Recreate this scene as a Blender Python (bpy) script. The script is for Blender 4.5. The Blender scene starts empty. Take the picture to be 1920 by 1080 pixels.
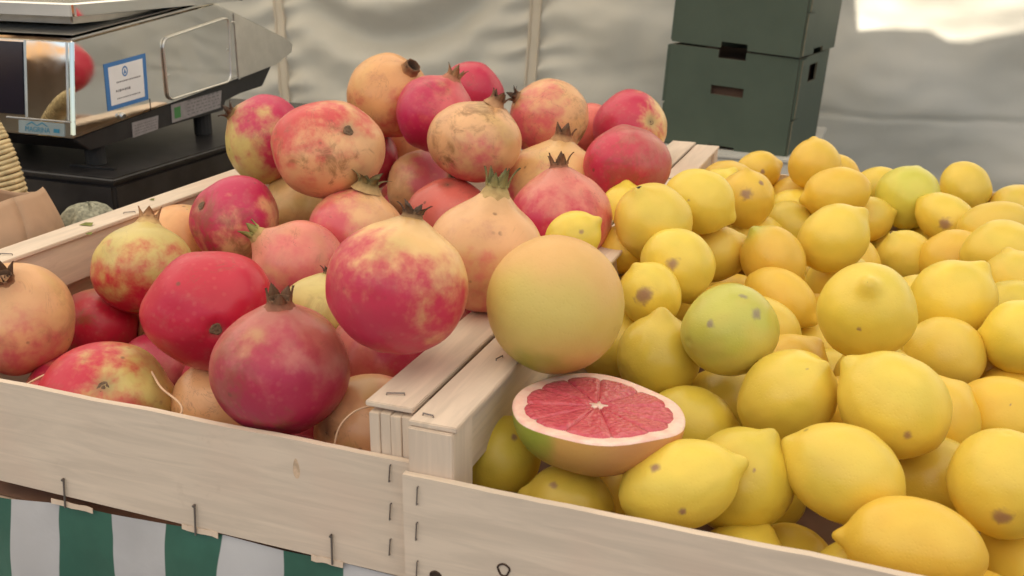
import bpy, bmesh, math, random
import numpy as np
from mathutils import Vector, Matrix, noise
random.seed(11)
scene = bpy.context.scene
COL = scene.collection
R = math.radians
CAM={'loc': [0.21222, -0.41933, 0.25742], 'right': [0.936427, 0.350792, 0.00708], 'up': [-0.121991, 0.306599, 0.943989], 'fwd': [-0.328973, 0.88484, -0.329901], 'f': 1900.0}
# ------------------------------------------------------------------ camera
cam_data = bpy.data.cameras.new("camera")
cam = bpy.data.objects.new("camera", cam_data)
COL.objects.link(cam)
rt, up, fw = Vector(CAM['right']), Vector(CAM['up']), Vector(CAM['fwd'])
m = Matrix((rt, up, -fw)).transposed().to_4x4()
m.translation = Vector(CAM['loc'])
cam.matrix_world = m
cam_data.sensor_width = 36.0
cam_data.lens = 36.0 * CAM['f'] / 1920.0
cam_data.clip_start = 0.02
cam_data.clip_end = 500
cam_data.dof.use_dof = True
cam_data.dof.focus_distance = 0.68
cam_data.dof.aperture_fstop = 18.0
scene.camera = cam
# ------------------------------------------------------------------ light
SUN_EL, SUN_AZ = 42.0, 12.0          # azimuth: the sun stands in front of the stall, to the left
world = bpy.data.worlds.new("World"); scene.world = world
world.use_nodes = True
wn = world.node_tree
bgn = wn.nodes['Background']
sky = wn.nodes.new('ShaderNodeTexSky'); sky.sky_type = 'NISHITA'; sky.sun_disc = False
sun_dir = Vector((-math.sin(R(SUN_AZ)) * math.cos(R(SUN_EL)), -math.cos(R(SUN_AZ)) * math.cos(R(SUN_EL)), math.sin(R(SUN_EL))))
sky.sun_elevation = R(SUN_EL)
sky.sun_rotation = math.atan2(sun_dir.x, sun_dir.y)
wn.links.new(sky.outputs[0], bgn.inputs[0]); bgn.inputs[1].default_value = 0.075
sl = bpy.data.lights.new("sun", 'SUN'); sl.energy = 4.2; sl.angle = R(0.5); sl.color = (1.0, 0.94, 0.82)
sun = bpy.data.objects.new("sun", sl); COL.objects.link(sun)
sun.rotation_euler = sun_dir.to_track_quat('Z', 'Y').to_euler(); sun.location = (0, 0, 5)
scene.view_settings.view_transform = 'Standard'; scene.view_settings.look = 'None'
scene.view_settings.exposure = 1.05; scene.view_settings.gamma = 1.0
scene.view_settings.use_curve_mapping = False
scene.render.engine = 'CYCLES'
scene.cycles.use_denoising = True
scene.cycles.max_bounces = 10; scene.cycles.diffuse_bounces = 6; scene.cycles.transmission_bounces = 6
scene.cycles.sample_clamp_indirect = 4.0
scene.cycles.caustics_reflective = False; scene.cycles.caustics_refractive = False

# ------------------------------------------------------------------ helpers
def lin(c):
    return tuple(((x / 255) / 12.92 if x / 255 <= 0.04045 else ((x / 255 + 0.055) / 1.055) ** 2.4) for x in c)

class MB:
    def __init__(s): s.v = []; s.f = []; s.m = []
    def add(s, vs, fs, mi=0):
        o = len(s.v); s.v += [tuple(x) for x in vs]; s.f += [tuple(i + o for i in f) for f in fs]; s.m += [mi] * len(fs); return s
    def box(s, lo, hi, mi=0):
        x0, y0, z0 = lo; x1, y1, z1 = hi
        return s.add([(x0,y0,z0),(x1,y0,z0),(x1,y1,z0),(x0,y1,z0),(x0,y0,z1),(x1,y0,z1),(x1,y1,z1),(x0,y1,z1)],
              [(0,3,2,1),(4,5,6,7),(0,1,5,4),(1,2,6,5),(2,3,7,6),(3,0,4,7)], mi)
    def tube(s, pts, r, n=8, mi=0, cap=True):
        pts = [Vector(p) for p in pts]; rs = r if isinstance(r, (list, tuple)) else [r] * len(pts)
        vs = []; prev = None
        for i, p in enumerate(pts):
            t = (pts[min(i + 1, len(pts) - 1)] - pts[max(i - 1, 0)]).normalized()
            a = prev - t * prev.dot(t) if prev is not None else t.cross(Vector((0, 0, 1)) if abs(t.z) < .9 else Vector((1, 0, 0)))
            a.normalize(); prev = a; b = t.cross(a)
            for k in range(n):
                q = 2 * math.pi * k / n
                vs.append(p + (a * math.cos(q) + b * math.sin(q)) * rs[i])
        fs = [(i*n+k, i*n+(k+1) % n, (i+1)*n+(k+1) % n, (i+1)*n+k) for i in range(len(pts)-1) for k in range(n)]
        if cap: fs += [tuple(reversed(range(n))), tuple((len(pts)-1)*n + k for k in range(n))]
        return s.add(vs, fs, mi)
    def prism(s, poly, axis, a0, a1, mi=0):
        """poly: 2-D points, extruded along axis (0 x,1 y,2 z) from a0 to a1"""
        def P(p, a):
            return {0: (a, p[0], p[1]), 1: (p[0], a, p[1]), 2: (p[0], p[1], a)}[axis]
        n = len(poly)
        vs = [P(p, a0) for p in poly] + [P(p, a1) for p in poly]
        fs = [tuple(range(n)), tuple(reversed(range(n, 2*n)))] + [(i, i+n, (i+1) % n + n, (i+1) % n) for i in range(n)]
        return s.add(vs, fs, mi)
    def build(s, name, mat, parent=None, loc=(0, 0, 0), smooth=False, bevel=0.0, seg=2):
        me = bpy.data.meshes.new(name)
        L = Vector(loc)
        me.from_pydata([tuple(Vector(v) - L) for v in s.v], [], s.f)
        mats = mat if isinstance(mat, (list, tuple)) else [mat]
        for mm in mats: me.materials.append(mm)
        me.polygons.foreach_set('material_index', s.m)
        bm = bmesh.new(); bm.from_mesh(me); bmesh.ops.recalc_face_normals(bm, faces=bm.faces)
        if bevel > 0:
            bmesh.ops.bevel(bm, geom=[e for e in bm.edges if e.calc_face_angle(0) > 0.5], offset=bevel, segments=seg, affect='EDGES', clamp_overlap=True)
        bm.to_mesh(me); bm.free()
        if smooth: me.polygons.foreach_set('use_smooth', [True] * len(me.polygons))
        o = bpy.data.objects.new(name, me); COL.objects.link(o)
        if parent is not None: o.parent = parent
        if parent is None: o.location = L
        return o

def tag(o, label=None, cat=None, group=None, kind=None):
    if label: o['label'] = label
    if cat: o['category'] = cat
    if group: o['group'] = group
    if kind: o['kind'] = kind
    return o

def thing(name, loc, label, cat, group=None):
    o = bpy.data.objects.new(name, None); COL.objects.link(o); o.location = loc; o.empty_display_size = .02
    return tag(o, label, cat, group)

class NT:
    def __init__(s, name):
        s.mat = bpy.data.materials.new(name); s.mat.use_nodes = True; s.t = s.mat.node_tree
        s.b = s.t.nodes['Principled BSDF']; s.out = s.t.nodes['Material Output']
    def n(s, ty, **k):
        x = s.t.nodes.new(ty)
        for a, v in k.items():
            if a.startswith('i_'):
                key = a[2:]; x.inputs[int(key) if key.isdigit() else key.replace('_', ' ')].default_value = v
            else: setattr(x, a, v)
        return x
    def l(s, a, b): s.t.links.new(a, b)
    def coords(s, scale=(1, 1, 1), rnd=True):
        tc = s.n('ShaderNodeTexCoord'); mp = s.n('ShaderNodeMapping'); mp.inputs['Scale'].default_value = scale
        s.l(tc.outputs['Object'], mp.inputs['Vector'])
        if rnd:
            oi = s.n('ShaderNodeObjectInfo'); mu = s.n('ShaderNodeMath', operation='MULTIPLY'); mu.inputs[1].default_value = 37.0
            s.l(oi.outputs['Random'], mu.inputs[0]); s.l(mu.outputs[0], mp.inputs['Location'])
        return mp.outputs['Vector']
    def noise(s, vec, scale, detail=3, rough=.55, dist=0):
        x = s.n('ShaderNodeTexNoise'); x.inputs['Scale'].default_value = scale; x.inputs['Detail'].default_value = detail
        x.inputs['Roughness'].default_value = rough; x.inputs['Distortion'].default_value = dist
        s.l(vec, x.inputs['Vector']); return x.outputs['Fac']
    def ramp(s, fac, a, b, lo=0., hi=1.):
        x = s.n('ShaderNodeMapRange'); x.interpolation_type = 'SMOOTHSTEP'
        x.inputs['From Min'].default_value = a; x.inputs['From Max'].default_value = b
        x.inputs['To Min'].default_value = lo; x.inputs['To Max'].default_value = hi
        s.l(fac, x.inputs['Value']); return x.outputs['Result']
    def mix(s, fac, a, b, mode='MIX'):
        x = s.n('ShaderNodeMix', data_type='RGBA', blend_type=mode)
        for sock, v in ((x.inputs[0], fac), (x.inputs[6], a), (x.inputs[7], b)):
            if hasattr(v, 'node'): s.l(v, sock)
            elif isinstance(v, (int, float)): sock.default_value = v
            else: sock.default_value = (*v[:3], 1)
        return x.outputs[2]
    def math(s, op, a, b):
        x = s.n('ShaderNodeMath', operation=op)
        for sock, v in ((x.inputs[0], a), (x.inputs[1], b)):
            if hasattr(v, 'node'): s.l(v, sock)
            else: sock.default_value = v
        return x.outputs[0]
    def bump(s, h, strength, dist):
        x = s.n('ShaderNodeBump'); x.inputs['Strength'].default_value = strength; x.inputs['Distance'].default_value = dist
        s.l(h, x.inputs['Height']); s.l(x.outputs[0], s.b.inputs['Normal'])
    def color(s, c):
        if hasattr(c, 'node'): s.l(c, s.b.inputs['Base Color'])
        else: s.b.inputs['Base Color'].default_value = (*c[:3], 1)
    def rough(s, r):
        if hasattr(r, 'node'): s.l(r, s.b.inputs['Roughness'])
        else: s.b.inputs['Roughness'].default_value = r

# ------------------------------------------------------------------ materials
def mat_plain(name, c, rough=.6, metal=0., var=.12, scale=30, bump=0.):
    m = NT(name); v = m.coords()
    f = m.noise(v, scale, 4)
    m.color(m.mix(m.ramp(f, .3, .7), tuple(x * (1 - var) for x in c), tuple(min(1, x * (1 + var)) for x in c)))
    m.rough(rough); m.b.inputs['Metallic'].default_value = metal
    if bump: m.bump(f, bump, .001)
    return m.mat

def mat_wood(name, axis, c=(0.70, 0.565, 0.435)):
    m = NT(name)
    sc = {0: (1.2, 14, 14), 1: (14, 1.2, 14), 2: (14, 14, 1.2)}[axis]
    v = m.coords(sc); v2 = m.coords((1, 1, 1))
    g = m.noise(v, 9, 5, .6, .8); g2 = m.noise(v, 45, 3, .6); big = m.noise(v2, 9, 3)
    c1 = m.mix(m.ramp(g, .32, .72), tuple(x * .89 for x in c), tuple(x * 1.07 for x in c))
    c2 = m.mix(m.ramp(big, .45, .7, 0, .45), c1, (c[0] * 1.02, c[1] * .90, c[2] * .88))
    c3 = m.mix(m.ramp(g2, .62, .80, 0, .10), c2, (c[0] * .6, c[1] * .5, c[2] * .42))
    st = m.noise(v2, 26, 5, .65, .6)
    c4 = m.mix(m.ramp(st, .62, .74, 0, .22), c3, (c[0] * .5, c[1] * .42, c[2] * .36))
    m.color(c4); m.rough(.75); m.bump(m.math('ADD', g, m.math('MULTIPLY', g2, .5)), .25, .0006)
    return m.mat

def mat_fruit(name, rough, bump_scale, bump_d, sss, mottling, speck, waxy=.25):
    """colA = ground colour (a: russet), colB = second colour (a: how much of it)"""
    m = NT(name); v = m.coords()
    A = m.n('ShaderNodeAttribute', attribute_name='colA'); B = m.n('ShaderNodeAttribute', attribute_name='colB')
    fine = m.noise(v, 70, 4, .6); mid = m.noise(v, 26, 5, .65); big = m.noise(v, 11, 3)
    mask = m.math('ADD', B.outputs['Alpha'], m.math('MULTIPLY', m.math('SUBTRACT', m.math('ADD', mid, m.math('MULTIPLY', fine, .6)), .8), mottling))
    mk = m.ramp(mask, .16, .84)
    c = m.mix(mk, A.outputs['Color'], B.outputs['Color'])
    # slow tone drift
    c = m.mix(m.ramp(big, .3, .7, 0, .30), c, (1.0, .86, .72), 'MULTIPLY')
    c = m.mix(m.ramp(fine, .35, .75, 0, .22), c, (.88, .84, .78), 'MULTIPLY')
    if speck:
        rus = m.noise(v, 55, 6, .72, .7); rb = m.noise(v, 17, 3, .6)
        rm = m.math('MULTIPLY', m.ramp(m.math('ADD', m.math('MULTIPLY', rus, .6), m.math('MULTIPLY', rb, .5)), .56, .70), A.outputs['Alpha'])
        c = m.mix(rm, c, lin((128, 88, 48)))
        tint = m.noise(v, 42, 5, .7, .3)
        c = m.mix(m.ramp(tint, .52, .72, 0, .30), c, lin((176, 112, 96)))
        sc_ = m.noise(v, 20, 4, .6, 2.5)
        c = m.mix(m.math('MULTIPLY', m.ramp(m.math('ABSOLUTE', m.math('SUBTRACT', sc_, .5), 0), .0, .012, 1, 0), m.ramp(big, .5, .6, 0, .35)), c, lin((120, 78, 54)))
        vo = m.n('ShaderNodeTexVoronoi'); vo.inputs['Scale'].default_value = 95; m.l(v, vo.inputs['Vector'])
        sp = m.math('MULTIPLY', m.ramp(vo.outputs['Distance'], .10, .20, 1, 0), m.ramp(m.noise(v, 33, 2), .60, .68))
        c = m.mix(m.math('MULTIPLY', sp, .7), c, lin((100, 68, 44)))
        lo = m.n('ShaderNodeTexVoronoi'); lo.inputs['Scale'].default_value = 160; m.l(v, lo.inputs['Vector'])
        lp = m.math('MULTIPLY', m.ramp(lo.outputs['Distance'], .10, .32, 1, 0), .05)
        c = m.mix(lp, c, lin((236, 186, 150)))
    else:
        vo = m.n('ShaderNodeTexVoronoi'); vo.inputs['Scale'].default_value = 60; m.l(v, vo.inputs['Vector'])
        sp = m.math('MULTIPLY', m.ramp(vo.outputs['Distance'], .05, .12, 1, 0), m.ramp(m.noise(v, 28, 2), .62, .68))
        c = m.mix(m.math('MULTIPLY', sp, .6), c, lin((130, 98, 50)))
    m.color(c)
    m.rough(m.ramp(mid, .3, .7, rough - .06, rough + .10))
    pores = m.n('ShaderNodeTexVoronoi'); pores.inputs['Scale'].default_value = bump_scale; m.l(v, pores.inputs['Vector'])
    h = m.math('ADD', m.ramp(pores.outputs['Distance'], .0, .5), m.math('MULTIPLY', mid, 1.2))
    m.bump(h, .26, bump_d)
    m.b.inputs['Subsurface Weight'].default_value = sss
    m.b.inputs['Subsurface Radius'].default_value = (1.0, .45, .2); m.b.inputs['Subsurface Scale'].default_value = .006
    m.b.inputs['Specular IOR Level'].default_value = waxy
    return m.mat

M = {}
M['lemon'] = mat_fruit('lemon_skin', .35, 560, .00026, .10, .5, False, .50)
M['pom'] = mat_fruit('pomegranate_skin', .34, 260, .0002, .05, 1.5, True, .46)
M['grapefruit'] = mat_fruit('grapefruit_skin', .42, 520, .00028, .10, .35, False, .28)
M['woodx'] = mat_wood('poplar_grain_across', 0); M['woody'] = mat_wood('poplar_grain_deep', 1); M['woodz'] = mat_wood('poplar_grain_upright', 2)
M['steel_pin'] = mat_plain('staple_steel', lin((120, 112, 108)), .4, .8)
M['scar'] = mat_plain('dry_stem', lin((112, 88, 66)), .85, 0, .35, 400, .3)
M['scar_dark'] = mat_plain('dark_dry_stem', lin((62, 44, 32)), .9, 0, .35, 400, .3)

def mat_vcol(name, rough):
    m = NT(name); a = m.n('ShaderNodeAttribute', attribute_name='colA'); v = m.coords()
    f = m.noise(v, 220, 4); m.color(m.mix(m.ramp(f, .35, .7, 0, .5), a.outputs['Color'], (.55, .48, .42), 'MULTIPLY')); m.rough(rough)
    m.bump(f, .4, .0004); return m.mat
M['crown'] = mat_vcol('dried_calyx', .8)

def mat_mirror():
    m = NT('polished_steel'); v = m.coords((1, 1, 1), False)
    f = m.noise(v, 9, 2); g = m.noise(v, 300, 2)
    m.color((.86, .83, .77)); m.b.inputs['Metallic'].default_value = 1
    m.rough(m.ramp(m.noise(v, 40, 5), .3, .8, .02, .07)); m.bump(f, .10, .003); return m.mat
M['mirror'] = mat_mirror()
M['steel_dull'] = mat_plain('brushed_steel', (.62, .60, .56), .3, 1.0, .08, 60)
M['reflection_grey'] = mat_plain('reflection_grey', (.36, .33, .28), .4, 0, .05, 30)  # flat grey standing in for the reflection on the steel top
M['satin'] = mat_plain('satin_steel', (.60, .57, .52), .42, .85, .06, 50)
M['black_plastic'] = mat_plain('black_plastic', (.014, .013, .014), .42, 0, .3, 60, .1)
M['black_case'] = mat_plain('black_case_plastic', (.020, .018, .018), .38, 0, .35, 40, .15)
M['display'] = mat_plain('display_glass', (.012, .010, .018), .12, 0, .1, 10)
M['white_paper'] = mat_plain('white_label_paper', (.78, .77, .76), .5, 0, .05)
M['blue_print'] = mat_plain('blue_print', lin((62, 118, 178)), .5, 0, .05)
M['ink'] = mat_plain('grey_ink', lin((120, 116, 118)), .6, 0, .1)
M['green_print'] = mat_plain('green_print', lin((66, 128, 70)), .5, 0, .05)
M['badge'] = mat_plain('badge_foil', lin((150, 162, 164)), .35, .3, .08)
M['badge_ink'] = mat_plain('badge_blue', lin((40, 120, 150)), .4, 0, .05)
M['label_grey'] = mat_plain('grey_label', lin((150, 145, 145)), .45, .2, .1, 120)
M['rubber'] = mat_plain('rubber', (.02, .02, .02), .8)
M['kraft'] = mat_plain('kraft_paper', lin((196, 160, 128)), .8, 0, .10, 25, .2)
M['tab_paper'] = mat_plain('cream_paper', lin((214, 190, 166)), .8, 0, .06, 60)
M['table_top'] = mat_plain('table_boards', (.30, .22, .14), .8, 0, .2, 12)
M['plinth'] = mat_plain('white_crate_paint', (.62, .58, .50), .7, 0, .06, 8)
M['shaving'] = mat_plain('wood_shaving', lin((214, 176, 140)), .6, 0, .1, 90)
M['leaf'] = mat_plain('dry_leaf_bit', lin((120, 122, 56)), .8, 0, .3, 200)

def mat_canvas():
    m = NT('tent_canvas'); v = m.coords((1, 1, 1), False)
    f = m.noise(v, 2.2, 3); g = m.noise(v, 14, 4, .6, .4)
    c = m.mix(m.ramp(f, .3, .7), (.78, .715, .59), (.83, .77, .65))
    c = m.mix(m.ramp(g, .45, .8, 0, .22), c, (.66, .60, .49))
    m.color(c); m.rough(.55); m.bump(g, .2, .004)
    tr = m.n('ShaderNodeBsdfTranslucent'); m.l(m.mix(1.0, c, (1., .86, .70), 'MULTIPLY'), tr.inputs['Color']); mx = m.n('ShaderNodeMixShader'); mx.inputs[0].default_value = .38
    m.l(m.b.outputs[0], mx.inputs[1]); m.l(tr.outputs[0], mx.inputs[2]); m.l(mx.outputs[0], m.out.inputs['Surface'])
    return m.mat
M['canvas'] = mat_canvas()
def mat_awning():
    m = NT('awning_cloth'); m.color((.88, .84, .76)); m.rough(.8)
    tr = m.n('ShaderNodeBsdfTranslucent'); tr.inputs['Color'].default_value = (.92, .85, .735, 1)
    mx = m.n('ShaderNodeMixShader'); mx.inputs[0].default_value = .78
    m.l(m.b.outputs[0], mx.inputs[1]); m.l(tr.outputs[0], mx.inputs[2]); m.l(mx.outputs[0], m.out.inputs['Surface'])
    return m.mat
M['awning'] = mat_awning()
def mat_ground():
    m = NT('asphalt'); v = m.coords((1, 1, 1), False)
    f = m.noise(v, 1.2, 5); g = m.noise(v, 60, 3)
    m.color(m.mix(m.ramp(m.math('ADD', f, m.math('MULTIPLY', g, .4)), .4, 1.0), (.10, .095, .09), (.16, .15, .14))); m.rough(.9); return m.mat
M['ground'] = mat_ground()
def mat_skirt():
    m = NT('striped_skirt_cloth'); v = m.coords((1, 1, 1), False)
    sx = m.n('ShaderNodeSeparateXYZ'); m.l(v, sx.inputs[0])
    w = m.noise(v, 14, 2); xx = m.math('ADD', sx.outputs['X'], m.math('MULTIPLY', m.math('SUBTRACT', w, .5), .008))
    ph = m.math('FRACT', m.math('DIVIDE', m.math('ADD', xx, .242 + .0805 * 20), .0805), 0)
    g = m.math('MULTIPLY', m.ramp(ph, .0, .012), m.ramp(ph, .495, .507, 1, 0))
    gr = m.mix(m.ramp(m.noise(v, 40, 4), .3, .7), (.024, .095, .062), (.030, .115, .076))
    wh = m.mix(m.ramp(m.noise(v, 18, 4), .3, .7), (.44, .42, .41), (.50, .48, .47))
    m.color(m.mix(g, wh, gr)); m.rough(.5); m.bump(m.noise(v, 25, 4, .6, .5), .4, .002); return m.mat
M['skirt'] = mat_skirt()
def mat_card():
    m = NT('green_card'); v = m.coords()
    f = m.noise(v, 7, 4, .6); g = m.noise(v, 90, 3)
    c = m.mix(m.ramp(f, .3, .75), (.058, .080, .055), (.072, .096, .066)); c = m.mix(m.ramp(g, .5, .8, 0, .3), c, (.075, .08, .05))
    m.color(c); m.rough(.6); m.bump(f, .2, .002); return m.mat
M['card'] = mat_card()
M['card_edge'] = mat_plain('card_cut_edge', lin((112, 104, 84)), .8, 0, .15, 90)
M['card_dark'] = mat_plain('card_inside', (.10, .055, .035), .9)
M['sand'] = mat_plain('sand_render', (.55, .43, .30), .9, 0, .12, 3)
M['orange_cloth'] = mat_plain('orange_cloth', (.75, .35, .08), .8, 0, .08, 5)
M['gap_shade'] = mat_plain('gap_shade_card', lin((122, 92, 74)), .9, 0, .2, 20)  # brown that puts shade into the gaps between the fruit
M['rope'] = mat_plain('cream_cord', lin((206, 184, 138)), .8, 0, .18, 120, .3)
M['wool'] = mat_plain('grey_green_wool', lin((150, 148, 128)), .95, 0, .35, 260, .8)
M['wicker'] = mat_plain('wicker', lin((96, 66, 42)), .8, 0, .3, 80, .4)

# ------------------------------------------------------------------ setting
def sheet(name, x0, x1, y0, y1, z, mat):
    b = MB(); b.add([(x0,y0,z),(x1,y0,z),(x1,y1,z),(x0,y1,z)], [(0,1,2,3)]); return tag(b.build(name, mat), kind='structure')
sheet('ground', -60, 60, -60, 60, -.95, M['ground'])

def seam_x(z): return -.674 + (z) * .055
def wall_y(x, z):
    d = 0.
    s1 = seam_x(z); s0 = -1.436 - z * .03; s2 = .62
    nz = noise.noise
    for s, amp in ((s1, 1.), (s0, .75), (s2, .4), (-2.2, .8)):
        q = abs(x - s); side = 1 if x > s else -1
        env = math.exp(-(q / .085) ** 1.4) * (1 - math.exp(-(q / .012) ** 2))
        zz = z + side * .9 * q * q + (.35 * q if side < 0 else -.25 * q)
        d += amp * env * .010 * (math.sin(zz * 92 + 3 * nz(Vector((side * 3.1, zz * 9, s)))) + .6 * math.sin(zz * 61 + 1.3 + side))
        d += amp * .016 * math.exp(-(q / .05) ** 2)
    # hanging swags between the seams
    xm = .5 * (s0 + s1); w = (s1 - s0) / 2
    u = (x - xm) / w
    if -1 < u < 1:
        f = (1 - u * u)
        zc = -.02 + .20 * (u + .12) ** 2
        q = z - zc
        d += .036 * f * math.exp(-(q / .050) ** 2) - .030 * f * math.exp(-((q - .09) / .06) ** 2)
        d += .010 * f * math.sin(q * 38 + 1)
    if x > s1:
        u = x - s1
        e = min(1, u / .15)
        d += e * .015 * math.sin((z + .30 * x) * 17 + 2.2 * nz(Vector((x * 2.2, z * 4, 7))))
        d += e * .016 * math.sin((z - .75 * x) * 11 + 1.0 + 2 * nz(Vector((x * 2.6, z * 3.3, 1))))
    d += .020 * nz(Vector((x * 3.1, z * 5, 2.2))) + .006 * nz(Vector((x * 14, z * 22, 4.2)))
    # crease low down
    zc = -.137 + .006 * nz(Vector((x * 8, 0, 0)))
    if x > -.2: d += .010 * math.exp(-((z - zc) / .009) ** 2) * .6 + .0015 * (1 if z < zc else 0)
    return 2.1 + d
def grid_mesh(name, xs, zs, fy, mat, kind=None):
    nx, nz_ = len(xs), len(zs)
    vs = [(x, fy(x, z), z) for z in zs for x in xs]
    fs = [(j*nx+i, j*nx+i+1, (j+1)*nx+i+1, (j+1)*nx+i) for j in range(nz_-1) for i in range(nx-1)]
    me = bpy.data.meshes.new(name); me.from_pydata(vs, [], fs); me.materials.append(mat)
    me.polygons.foreach_set('use_smooth', [True] * len(fs))
    o = bpy.data.objects.new(name, me); COL.objects.link(o); return o
def steps(segs):
    out = []
    for a, b, n in segs: out += [a + (b - a) * i / n for i in range(n)]
    return out + [segs[-1][1]]
wallroot = thing('tent_side_wall', (0, 2.1, -.95), 'creased off white canvas tent wall with vertical seams behind the boxes', 'tent wall')
wl = grid_mesh('canvas', steps([(-4, -1.8, 24), (-1.8, .9, 330), (.9, 4, 30)]), steps([(-.95, -.3, 16), (-.3, .35, 150), (.35, 2.3, 30)]), wall_y, M['canvas'])
wl.parent = wallroot; wl.matrix_parent_inverse = Matrix.Translation((0, -2.1, .95))
for sx, fx in ((0, seam_x), (1, lambda z: -1.436 - z * .03)):
    b = MB(); zs = steps([(-.95, 2.3, 110)])
    for k, off in enumerate((-.013, .013)):
        b.tube([(fx(z) + off, wall_y(fx(z), z) - .009, z) for z in zs], .0035, 6)
    vs = []; 
    for z in zs: vs += [(fx(z) - .013, wall_y(fx(z), z) - .008, z), (fx(z) + .013, wall_y(fx(z), z) - .008, z)]
    b.add(vs, [(2*i, 2*i+1, 2*i+3, 2*i+2) for i in range(len(zs)-1)])
    o = b.build('seam', M['canvas'], wallroot, smooth=True); o.matrix_parent_inverse = Matrix.Translation((0, -2.1, .95))

for nm_, x_, lab in (('l', -3.6, 'off white canvas tent wall left of the stall'),):
    vs = []; ny = 60
    for j in range(2):
        for i in range(ny + 1):
            y_ = -1.4 + 3.4 * i / ny; vs.append((x_ + .03 * math.sin(y_ * 9) + .02 * math.sin(y_ * 23), y_, (-.95, 1.34)[j]))
    me = bpy.data.meshes.new('tent_side_wall'); me.from_pydata(vs, [], [(i, i+1, ny+2+i, ny+1+i) for i in range(ny)]); me.materials.append(M['canvas'])
    o = bpy.data.objects.new('tent_side_wall', me); COL.objects.link(o); tag(o, lab, 'tent wall')
# across the lane: a house front with an orange awning, added out of view for reflections in the scale
hb = thing('reflection_house', (-2, -9, -.95), 'sand coloured house front with an orange awning, added across the lane for reflections', 'building')
hi = Matrix.Translation((2, 9, .95))
def hput(b_, nm, mt):
    o = b_.build(nm, mt, hb); o.matrix_parent_inverse = hi
hput(MB().box((-27, -9.4, -.95), (6, -9, 1.75)), 'wall', M['sand'])
for x_ in (-24, -20.5, -17.5, -13, -7.4, -4.9, 1.0, 3.6):
    hput(MB().box((x_, -8.995, .5), (x_ + 1.1, -8.95, 1.4)), 'window', M['display'])
    hput(MB().box((x_ - .08, -8.99, .42), (x_ + 1.18, -8.90, .495)), 'sill', M['plinth'])
hput(MB().box((-2.2, -8.995, -.95), (-1.1, -8.93, 1.3)), 'door', M['wicker'])
hput(MB().add([(-13, -8.9, 1.9), (-9, -8.9, 1.9), (-9, -7.2, 1.3), (-13, -7.2, 1.3), (-13, -7.2, 1.1), (-9, -7.2, 1.1)], [(0, 1, 2, 3), (3, 2, 5, 4)]), 'shop_awning', M['orange_cloth'])
# awning over the stall, out of view, cut open towards the back right so that the sun reaches the wall there
te = math.tan(R(SUN_EL)); ca = math.cos(R(SUN_AZ)); sa = math.sin(R(SUN_AZ))
ZA = 1.35
def to_awning(x, z):      # the point of the awning plane that shades the wall point (x, z)
    tt = (ZA - z) / te
    return (x - sa * tt, 2.1 - ca * tt)
bx0, by0 = to_awning(.118, .055)
edge = [to_awning(x, z) for x, z in ((.118, .060), (.20, .068), (.27, .066), (.31, .045), (.36, .040), (.46, .062), (.60, .075), (1.6, .075))]
b = MB()
aw = [(-3.5, -2.3), (2.2, -2.3), (edge[-1][0] + .8, edge[-1][1])] + [(x, y) for x, y in reversed(edge)] + [(edge[0][0] , 2.08), (-3.5, 2.08)]
aw = [(-3.5, -2.3), (2.6, -2.3), (2.6, edge[-1][1])] + [(x, y) for x, y in reversed(edge)] + [(edge[0][0] + .0, 2.05), (-3.5, 2.05)]
bm = bmesh.new(); vv = [bm.verts.new((x, y, ZA)) for x, y in aw]; bm.faces.new(vv); bmesh.ops.triangulate(bm, faces=bm.faces)
me = bpy.data.meshes.new('awning'); bm.to_mesh(me); bm.free(); me.materials.append(M['awning'])
o = bpy.data.objects.new('awning', me); COL.objects.link(o); tag(o, 'unseen cream cloth awning above the market stall, its rear edge cut to shape sunlight', 'awning')

# ------------------------------------------------------------------ table and skirt
t = thing('stall_table', (0, .5, -.95), 'wooden market table under the two fruit crates', 'table')
tb = Matrix.Translation((0, -.5, .95))
for i in range(8):
    y0 = .004 + i * .12
    b = MB().box((-1.25, y0, -.110), (1.1, y0 + .116, -.0925)); o = b.build('board', M['table_top'], t, bevel=.001); o.matrix_parent_inverse = tb
for x in (-1.2, 1.02):
    for y in (.03, .88):
        o = MB().box((x, y, -.95), (x + .05, y + .05, -.112)).build('leg', M['table_top'], t); o.matrix_parent_inverse = tb

def skirt_top(x):
    pts = [(-1.3, -.115), (-.40, -.088), (-.285, -.0845), (-.235, -.0775), (-.2, -.0770), (-.16, -.0745), (-.137, -.0725), (-.12, -.0725), (-.08, -.0735), (-.046, -.0720), (0, -.0725)]
    for (a, za), (c, zc) in zip(pts, pts[1:]):
        if a <= x <= c: return za + (zc - za) * (x - a) / (c - a)
    return -.09
nx, nzz = 260, 60; vs = []
for j in range(nzz + 1):
    for i in range(nx + 1):
        x = -1.3 + 1.298 * i / nx; zt = skirt_top(x); v_ = (j / nzz) ** 1.6; z = zt * (1 - v_) + -.93 * v_
        fall = 1 - math.exp(-(zt - z) / .04)
        y = -.0022 - .010 * fall + fall * (.006 * math.sin(x * 55 + 2 * noise.noise(Vector((x * 6, z * 3, 0)))) + .004 * noise.noise(Vector((x * 30, z * 24, 3)))) 
        vs.append((x, y, z))
fs = [(j*(nx+1)+i, j*(nx+1)+i+1, (j+1)*(nx+1)+i+1, (j+1)*(nx+1)+i) for j in range(nzz) for i in range(nx)]
me = bpy.data.meshes.new('table_skirt'); me.from_pydata(vs, [], fs); me.materials.append(M['skirt']); me.polygons.foreach_set('use_smooth', [True]*len(fs))
sk = bpy.data.objects.new('table_skirt', me); COL.objects.link(sk)
tag(sk, 'green and white striped cloth skirt pinned along the front of the stall', 'cloth')
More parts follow.
